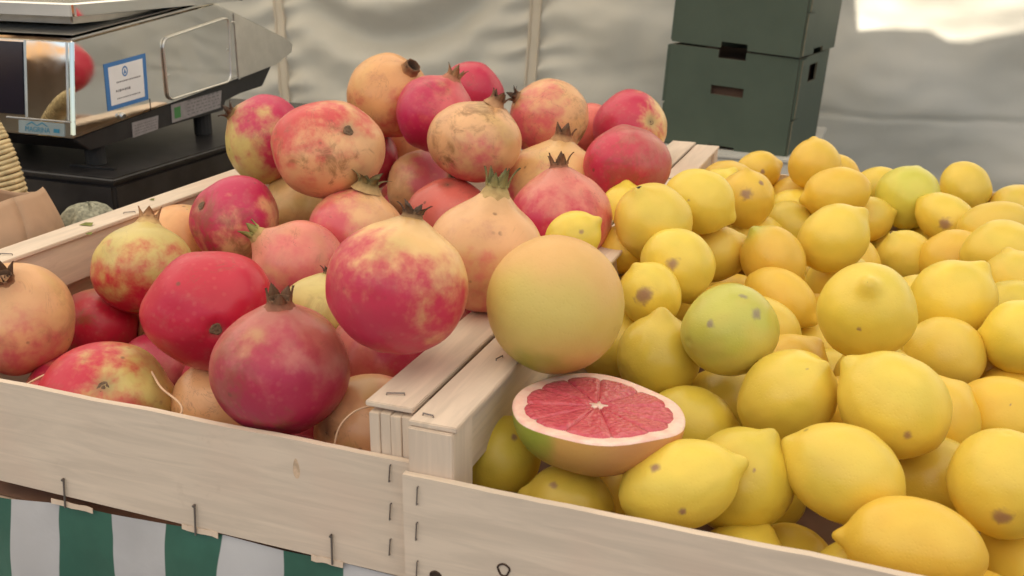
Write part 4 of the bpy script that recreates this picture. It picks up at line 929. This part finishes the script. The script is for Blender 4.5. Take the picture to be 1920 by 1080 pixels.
# wood wool in the pomegranate crate
def curl(pts, w, label):
    P0 = [Vector(q) for q in pts]; res = []
    for i in range(len(P0) - 1):
        p0 = P0[max(i-1, 0)]; p1 = P0[i]; p2 = P0[i+1]; p3 = P0[min(i+2, len(P0)-1)]
        for s in range(8):
            t_ = s / 8; res.append(.5 * ((2*p1) + (p2-p0)*t_ + (2*p0-5*p1+4*p2-p3)*t_*t_ + (-p0+3*p1-3*p2+p3)*t_**3))
    res.append(P0[-1]); b = MB(); b.tube(res, w, 5)
    o = b.build('wood_wool_strand', M['shaving'], smooth=True); tag(o, label, 'packing strand', 'wood wool strands in the left crate')
curl([(-.300, .020, -.030), (-.275, .016, -.012), (-.258, .030, -.003), (-.235, .045, .002)], .0007, 'pale curled strand of wood wool by the leftmost pomegranate')
curl([(-.225, .060, .000), (-.205, .050, -.004), (-.185, .035, -.006), (-.160, .022, -.010), (-.165, .010, -.022)], .0008, 'pale strand of wood wool below the glossy crimson pomegranate')
curl([(-.175, .010, -.014), (-.168, .005, -.026), (-.160, .004, -.040)], .0006, 'short strand of wood wool between the two front pomegranates at the left')
curl([(-.052, .010, -.018), (-.050, .014, .000), (-.043, .018, .010), (-.035, .024, .013), (-.029, .03, .010)], .0006, 'loop of wood wool strand beside the middle corner post')

# ------------------------------------------------------------------ weighing scale on its black case
case = thing('black_case', (-.82, .64, -.092), 'black plastic case under the steel weighing scale', 'case')
ci = Matrix.Translation((.82, -.64, .092))
MB().box((-1.12, .402, -.091), (-.537, .90, .008)).build('case_body', M['black_case'], case, bevel=.004, seg=3).matrix_parent_inverse = ci
MB().box((-1.124, .398, .0085), (-.533, .904, .0150)).build('case_lid', M['black_case'], case, bevel=.0025, seg=3).matrix_parent_inverse = ci
MB().box((-.62, .43, .0152), (-.56, .437, .0172)).build('lid_rib', M['black_case'], case, bevel=.0008).matrix_parent_inverse = ci

XS = -.577
sc = thing('weighing_scale', (-.75, .6, .0155), 'polished steel retail weighing scale on the black case at the upper left', 'weighing scale')
si = Matrix.Translation((.75, -.6, -.0155))
def sp(b, nm, mt, par=None, **k):
    o = b.build(nm, mt, par or sc, **k); o.matrix_parent_inverse = si if par is None else Matrix.Identity(4); return o
outline = [(.397, .053), (.413, .153), (.655, .177), (.812, .119), (.822, .110), (.818, .100), (.780, .087)]
hou = sp(MB().prism(outline, 0, XS - .345, XS), 'housing', M['mirror'], bevel=.0035, seg=3)
sp(MB().prism([(.422, .1560), (.654, .1790), (.654, .1797), (.422, .1567)], 0, XS - .335, XS - .006), 'reflection_plate', M['reflection_grey'])  # added plate, its grey replaces the dark mirroring of the housing top
base = [(.402, .0515), (.425, .036), (.56, .041), (.662, .043), (.668, .054), (.700, .059), (.752, .062), (.776, .0855)]
sp(MB().prism(base, 0, XS - .335, XS - .006), 'base', M['black_plastic'], bevel=.001)
for (x, y) in ((-.60, .45), (-.60, .64), (-.89, .45), (-.89, .64)):
    sp(MB().tube([(x, y, .0155), (x, y, .042)], .011, 14), 'foot', M['rubber'])
# side access panel with bright raised rim
def rr_path(c4, rad, n=5):
    out_ = []
    for i in range(4):
        p0, p1, p2 = Vector(c4[i-1]), Vector(c4[i]), Vector(c4[(i+1) % 4])
        e0 = p1 + (p0 - p1).normalized() * rad; e1 = p1 + (p2 - p1).normalized() * rad
        for s in range(n + 1):
            t_ = s / n; out_.append((1-t_)**2 * e0 + 2*t_*(1-t_) * p1 + t_*t_ * e1)
    return out_
pan = [(.550, .141), (.678, .157), (.672, .079), (.549, .072)]
path = rr_path(pan, .010)
sp(MB().prism([tuple(q) for q in path], 0, XS + .0002, XS + .0016), 'access_panel', M['mirror'])
sp(MB().tube([(XS + .0016, q.x, q.y) for q in path] + [(XS + .0016, path[0].x, path[0].y)], .0013, 8, cap=False), 'panel_rim', M['steel_dull'], smooth=True)
sp(MB().prism([(.690, .0795), (.779, .0885), (.8165, .1005), (.8205, .110), (.811, .1175), (.690, .162)], 0, XS + .0001, XS + .0014), 'rear_cap', M['satin'], bevel=.0004)
for (y, z) in ((.554, .100), (.670, .118), (.690, .150), (.690, .080)):
    sp(MB().tube([(XS + .0004, y, z), (XS + .0022, y, z)], .0014, 8), 'screw', M['steel_dull'])
sp(MB().box((XS - .0010, .5190, .064), (XS + .0004, .5198, .078)), 'seam_line', M['black_plastic'])
sp(MB().tube([(XS + .0005, .470, .0675), (XS + .004, .470, .0655)], .0035, 12), 'lead_seal', M['steel_dull'])
# front: glass display, mirror strip, badge; the front face leans back a little
def fy(z): return .397 + (z - .053) * .16
def fpoly(x0, x1, z0, z1, off):
    return [(x0, fy(z0) - off, z0), (x1, fy(z0) - off, z0), (x1, fy(z1) - off, z1), (x0, fy(z1) - off, z1)]
def fslab(x0, x1, z0, z1, o0, o1):
    b = MB(); b.add(fpoly(x0, x1, z0, z1, o0) + fpoly(x0, x1, z0, z1, o1), [(0,1,2,3),(7,6,5,4),(0,4,5,1),(1,5,6,2),(2,6,7,3),(3,7,4,0)]); return b
sp(fslab(-.905, -.6405, .074, .148, -.001, .0012), 'display_window', M['display'], bevel=.0005)
for x in (-.6385, -.5835): sp(fslab(x - .0008, x + .0008, .072, .150, -.001, .0010), 'trim_strip', M['steel_dull'])
sp(fslab(-.665, -.580, .070, .0712, -.001, .0016), 'trim_strip', M['steel_dull'])
bd = sp(fslab(-.649, -.588, .0555, .0685, -.001, .0008), 'badge', M['badge'])
for cx0 in (-.631, -.617):
    pk = [(-.008, .0), (0, .0042), (.008, .0), (.006, .0), (0, .0028), (-.006, .0)]
    b = MB(); z0 = .0640
    b.add([(cx0 + q[0], fy(z0 + q[1]) - .0011, z0 + q[1]) for q in pk], [(0, 1, 4, 5), (1, 2, 3, 4)])
    b.build('mountain_mark', M['badge_ink'], bd)
def text(body, size, mat, parent, origin, ux, uy, nm='lettering', ext=0.00008):
    cu = bpy.data.curves.new(nm, 'FONT'); cu.body = body; cu.size = size; cu.extrude = ext; cu.align_x = 'CENTER'
    to = bpy.data.objects.new(nm + '_src', cu); COL.objects.link(to)
    bpy.context.view_layer.update()
    me = bpy.data.meshes.new_from_object(to.evaluated_get(bpy.context.evaluated_depsgraph_get())); bpy.data.objects.remove(to)
    me.name = nm; me.materials.clear(); me.materials.append(mat)
    ux, uy = Vector(ux).normalized(), Vector(uy).normalized(); mm = Matrix((ux, uy, ux.cross(uy))).transposed().to_4x4(); mm.translation = Vector(origin)
    me.transform(mm); o = bpy.data.objects.new(nm, me); COL.objects.link(o); o.parent = parent; return o
text('MAGRINA', .0075, M['badge_ink'], bd, (-.6235, fy(.058) - .0011, .0577), (1, 0, 0), (0, .16, 1))
b = MB(); b.add([(x, fy(z) - .0011, z) for x, z in ((-.602, .0585), (-.594, .0585), (-.594, .0625), (-.602, .0625))], [(0, 1, 2, 3)]); b.build('small_mark', M['badge_ink'], bd)
# sticker on the side
def yz(poly, x): return [(x, y, z) for y, z in poly]
c4 = [(.451, .074), (.517, .0775), (.520, .1285), (.453, .1235)]
stk = sp(MB().prism(c4, 0, XS + .0001, XS + .0005), 'sticker', M['blue_print'])
C4 = [Vector(q) for q in c4]; cen = sum(C4, Vector((0, 0))) / 4
inn = [cen + (q - cen) * .82 for q in C4]
MB().prism([tuple(q) for q in inn], 0, XS + .00052, XS + .0007).build('sticker_sheet', M['white_paper'], stk)
def stp(u, v_):
    a_ = inn[0] + (inn[1] - inn[0]) * u; b2 = inn[3] + (inn[2] - inn[3]) * u; q = a_ + (b2 - a_) * v_; return (XS + .00078, q.x, q.y)
b = MB()
for i in range(24):
    t0, t1 = 2*math.pi*i/24, 2*math.pi*(i+1)/24
    P2 = lambda t_, q: stp(.46 + .085 * q * math.cos(t_), .80 + .135 * q * math.sin(t_))
    b.add([P2(t0, 1), P2(t1, 1), P2(t1, .68), P2(t0, .68)], [(0, 1, 2, 3)])
b.add([stp(.42, .74), stp(.50, .74), stp(.46, .88)], [(0, 1, 2)])
b.build('emblem', M['blue_print'], stk)
rd = random.Random(8)
for (u0, u1, v_, h_) in ((.2, .88, .56, .045), (.16, .56, .34, .07), (.18, .86, .14, .04)):
    b = MB(); u = u0
    while u < u1:
        w = rd.uniform(.02, .05); k = rd.uniform(.6, 1)
        b.add([stp(u, v_ - h_/2 * k), stp(u + w, v_ - h_/2 * k), stp(u + w, v_ + h_/2 * k), stp(u, v_ + h_/2)], [(0, 1, 2, 3)]); u += w + rd.uniform(.006, .02)
    b.build('illegible_print', M['ink'], stk)
# rating plates on the base
for (poly, green) in ((((.491, .038), (.534, .0405), (.537, .056), (.492, .0545)), False), (((.560, .0435), (.655, .0475), (.660, .0685), (.561, .0645)), True)):
    q0 = XS - .0058 if not green else XS - .0058
    pl = sp(MB().prism(list(poly), 0, q0, q0 + .0008), 'rating_plate', M['label_grey'])
    V = [Vector(q) for q in poly]
    def pp(u, v_): 
        a_ = V[0] + (V[1]-V[0])*u; b2 = V[3] + (V[2]-V[3])*u; q = a_ + (b2-a_)*v_; return (q0 + .0010, q.x, q.y)
    b = MB(); 
    for row in range(5 if green else 4):
        u = .30 if green else .08; vv_ = .16 + row * .19
        while u < .93:
            w = rd.uniform(.02, .07); b.add([pp(u, vv_), pp(u+w, vv_), pp(u+w, vv_+.07), pp(u, vv_+.07)], [(0, 1, 2, 3)]); u += w + rd.uniform(.015, .05)
    b.build('illegible_print', M['ink'], pl)
    if green: MB().add([pp(.05, .18), pp(.17, .18), pp(.17, .80), pp(.05, .80)], [(0, 1, 2, 3)]).build('green_square', M['green_print'], pl)
# weighing platter
tx, ty = -.571, .412
def tray(z, inset): return [(tx - inset, ty + inset), (tx - inset, ty + .30 - inset), (tx - .40 + inset, ty + .30 - inset), (tx - .40 + inset, ty + inset)]
b = MB()
lv = [(.1745, .006), (.1755, .001), (.1870, 0.), (.1885, .0015), (.1885, .006), (.1850, .012)]
vs = []
for z, ins in lv:
    for q in rr_path(tray(z, ins), .006, 4): vs.append((q.x, q.y, z))
K = len(vs) // len(lv)
fs = [tuple(reversed(range(K)))] + [(j*K+k, j*K+(k+1) % K, (j+1)*K+(k+1) % K, (j+1)*K+k) for j in range(len(lv)-1) for k in range(K)] + [tuple((len(lv)-1)*K + k for k in range(K))]
b.add(vs, fs); sp(b, 'platter', M['mirror'])
sp(MB().box((tx - .37, ty + .03, .165), (tx - .03, ty + .26, .1743)), 'platter_support', M['satin'], bevel=.002)

# ------------------------------------------------------------------ basket things left of the crate
bk = thing('basket', (-.62, .23, -.092), 'dark wicker basket left of the crate with a cord wrapped handle', 'basket')
bi = Matrix.Translation((.62, -.23, .092))
b = MB()
for k in range(6):
    z = -.085 + k * .010; rr_ = .085 + k * .0035
    b.tube([(-.62 + rr_ * math.cos(t_), .23 + rr_ * 1.1 * math.sin(t_), z + .001 * math.sin(t_ * 17 + k * 3)) for t_ in [2*math.pi*i/48 for i in range(49)]], .0052, 6, cap=False)
b.build('wicker_body', M['wicker'], bk, smooth=True).matrix_parent_inverse = bi
arch = []
for i in range(25):
    t_ = i / 24 * math.pi; arch.append((-.640 + .112 * math.copysign(abs(math.cos(t_)) ** .45, math.cos(t_)), .27, -.04 + .156 * abs(math.sin(t_)) ** .85))
pts = []; rs = []
for i in range(24):
    for s in range(6):
        t_ = s / 6; q = Vector(arch[i]).lerp(Vector(arch[i+1]), t_); pts.append(q)
rope = MB(); L = len(pts)
rope.tube(pts, .0095, 10)
for i in range(2, L - 2):                       # the cord winds round and round the handle
    pass
turns = 88; hp = []
for i in range(turns * 14):
    f_ = i / (turns * 14) * (L - 3); k = int(f_); q = pts[k].lerp(pts[k+1], f_ - k); tg = (pts[k+1] - pts[k]).normalized(); na = Vector((0, 1, 0)); nb = tg.cross(na)
    t_ = i / 14 * 2 * math.pi; hp.append(q + (na * math.cos(t_) + nb * math.sin(t_)) * .0102)
rope2 = MB().tube(hp, .0023, 6)
hd = rope.build('handle', M['wicker'], bk, smooth=True); hd.matrix_parent_inverse = bi
rope2.build('cord_winding', M['rope'], hd, smooth=True)

def blob_sheet(name, fx, nu_, nv_, mat, label, cat):
    vs = [fx(i / nu_, j / nv_) for j in range(nv_ + 1) for i in range(nu_ + 1)]
    fs = [(j*(nu_+1)+i, j*(nu_+1)+i+1, (j+1)*(nu_+1)+i+1, (j+1)*(nu_+1)+i) for j in range(nv_) for i in range(nu_)]
    me = bpy.data.meshes.new(name); me.from_pydata(vs, [], fs); me.materials.append(mat); me.polygons.foreach_set('use_smooth', [True]*len(fs))
    o = bpy.data.objects.new(name, me); COL.objects.link(o); so = o.modifiers.new('thick', 'SOLIDIFY'); so.thickness = .0006
    return tag(o, label, cat)
def bag(u, v_):
    # a crumpled open paper bag standing between basket and crate
    t_ = u * 2 * math.pi; w = (.060 + .006 * math.sin(3 * t_ + 1)) ; d_ = .088 + .006 * math.sin(2 * t_)
    z = -.090 + (.0*0 + .1370 + .008 * math.sin(2 * t_ + 1.4) + .004 * noise.noise(Vector((math.cos(t_) * 2, math.sin(t_) * 2, 1)))) * v_
    s = 1 - .22 * v_ ** 3 + .06 * noise.noise(Vector((math.cos(t_) * 2.2, math.sin(t_) * 2.2, v_ * 3)))
    return (-.490 + w * s * math.cos(t_), .182 + d_ * s * math.sin(t_), z)
blob_sheet('paper_bag', bag, 72, 30, M['kraft'], 'crumpled brown paper bag beside the left rail of the pomegranate crate', 'paper bag')
def wool(u, v_):
    t_ = u * 2 * math.pi; ph = v_ * math.pi / 2
    k = 1 + .025 * math.sin(t_ * 21 + v_ * 9) * math.sin(v_ * 40) + .30 * noise.noise(Vector((math.cos(t_) * 2.2, math.sin(t_) * 2.2, v_ * 3)))
    return (-.468 + .047 * math.cos(t_) * math.cos(ph) * k, .292 + .050 * math.sin(t_) * math.cos(ph) * k, -.091 + .112 * math.sin(ph) * (1 + .10 * (k - 1)) )
blob_sheet('woven_cloth', wool, 120, 60, M['wool'], 'bunched grey green woven cloth between the paper bag and the black case', 'cloth')

# ------------------------------------------------------------------ green cardboard boxes behind the crates
def green_box(x, y, z, yaw, lean, label, w=.262, d=.245, h=.201):
    root = thing('cardboard_box', (x, y, z), label, 'cardboard box', 'stacked green cardboard boxes')
    root.rotation_euler = (0, R(lean), R(yaw))
    T = .004
    def panel(nm, holes, width, notch_top, notch_bot):
        """front panel in xz plane, from x 0..width, built as cells with the openings left out"""
        xs = sorted({0, width, *[q for hh in holes for q in (hh[0], hh[1])]}); zs_ = sorted({.0015, h - .0015, *[q for hh in holes for q in (hh[2], hh[3])]})
        cells = []
        for i in range(len(xs) - 1):
            for j in range(len(zs_) - 1):
                cx_, cz_ = (xs[i] + xs[i+1]) / 2, (zs_[j] + zs_[j+1]) / 2
                if any(q[0] < cx_ < q[1] and q[2] < cz_ < q[3] for q in holes): continue
                cells.append((xs[i], xs[i+1], zs_[j], zs_[j+1]))
        return cells
    def mk(cells, tf, nm):
        bm = bmesh.new(); cache = {}
        def V_(x_, z_):
            key = (round(x_, 5), round(z_, 5))
            if key not in cache: cache[key] = bm.verts.new((x_, 0, z_))
            return cache[key]
        xs_ = sorted({c[0] for c in cells} | {c[1] for c in cells}); zs2 = sorted({c[2] for c in cells} | {c[3] for c in cells})
        for (x0_, x1_, z0_, z1_) in cells: bm.faces.new([V_(x0_, z0_), V_(x1_, z0_), V_(x1_, z1_), V_(x0_, z1_)])
        ext = bmesh.ops.extrude_face_region(bm, geom=list(bm.faces)); bmesh.ops.translate(bm, vec=(0, T, 0), verts=[e for e in ext['geom'] if isinstance(e, bmesh.types.BMVert)])
        bmesh.ops.recalc_face_normals(bm, faces=bm.faces)
        me = bpy.data.meshes.new(nm); bm.to_mesh(me); bm.free(); me.materials.append(M['card']); me.materials.append(M['card_edge'])
        for pl in me.polygons:
            if abs(pl.normal.y) < .5: pl.material_index = 1
        me.transform(tf); o = bpy.data.objects.new(nm, me); COL.objects.link(o); o.parent = root; return o
    sw = [(.095, .162, h - .088, h - .070), (.102, .158, h - .016, h), (.104, .158, 0, .012)]
    mk(panel('f', sw, w, 0, 0), Matrix.Translation((0, 0, 0)), 'front_panel')
    mk(panel('f', sw, w, 0, 0), Matrix.Translation((0, d - T, 0)), 'back_panel')
    ss = [(.085, .150, h - .055, h - .020), (.085, .150, 0, .010)]
    mk(panel('s', ss, d - 2 * T - .002, 0, 0), Matrix.Translation((w, T + .001, 0)) @ Matrix.Rotation(R(90), 4, 'Z'), 'side_panel')
    mk(panel('s', ss, d - 2 * T - .002, 0, 0), Matrix.Translation((T, T + .001, 0)) @ Matrix.Rotation(R(90), 4, 'Z'), 'side_panel')
    # doubled corner flaps, their cut edges showing
    for (z0_, z1_, o_) in ((.085, h - .002, .0035), (.003, .082, .001)):
        b = MB().box((w + .0005, .0015, z0_), (w + .0025 + o_, .045, z1_)); b.build('corner_flap', [M['card'], M['card_edge']], root, bevel=.0006)
        b = MB().box((-.0025 - o_, .0015, z0_), (-.0005, .045, z1_)); b.build('corner_flap', M['card'], root, bevel=.0006)
        b = MB().box((w + .0025 + o_, .0008, z0_), (w + .0040 + o_, .0030, z1_)); b.build('cut_edge', M['card_edge'], root)
    MB().box((T + .001, T + .001, .016), (w - T - .001, d - T - .001, .018)).build('bottom_panel', M['card_dark'], root)
    for q in (.030,): MB().box((T + .012, T + .010, .02), (w - T - .012, d - T - .014, h - .02)).build('inner_liner', M['card_dark'], root)
    return root
green_box(-.232, 1.655, -.150, -9, 3.2, 'dark green cardboard box at the bottom of the stack, with a slot handle')
green_box(-.219, 1.655, .0555, -11, 3.6, 'dark green cardboard box on top of another, cut off by the upper picture edge')
pl = thing('white_crate', (-.1, 1.8, -.95), 'whitish crate that carries the green cardboard boxes', 'crate')
for (lo, hi, nm) in (((-.30, 1.59, -.93), (.075, 1.60, -.160), 'front_panel'), ((-.30, 1.60, -.93), (-.29, 1.97, -.160), 'side_panel'), ((.065, 1.60, -.93), (.075, 1.97, -.160), 'side_panel'), ((-.30, 1.97, -.93), (.075, 1.98, -.160), 'back_panel'), ((-.305, 1.585, -.1595), (.08, 1.985, -.153), 'lid'), ((-.29, 1.60, -.95), (.065, 1.97, -.931), 'bottom_panel')):
    MB().box(lo, hi).build(nm, M['plinth'], pl, bevel=.001).matrix_parent_inverse = Matrix.Translation((.1, -1.8, .95))
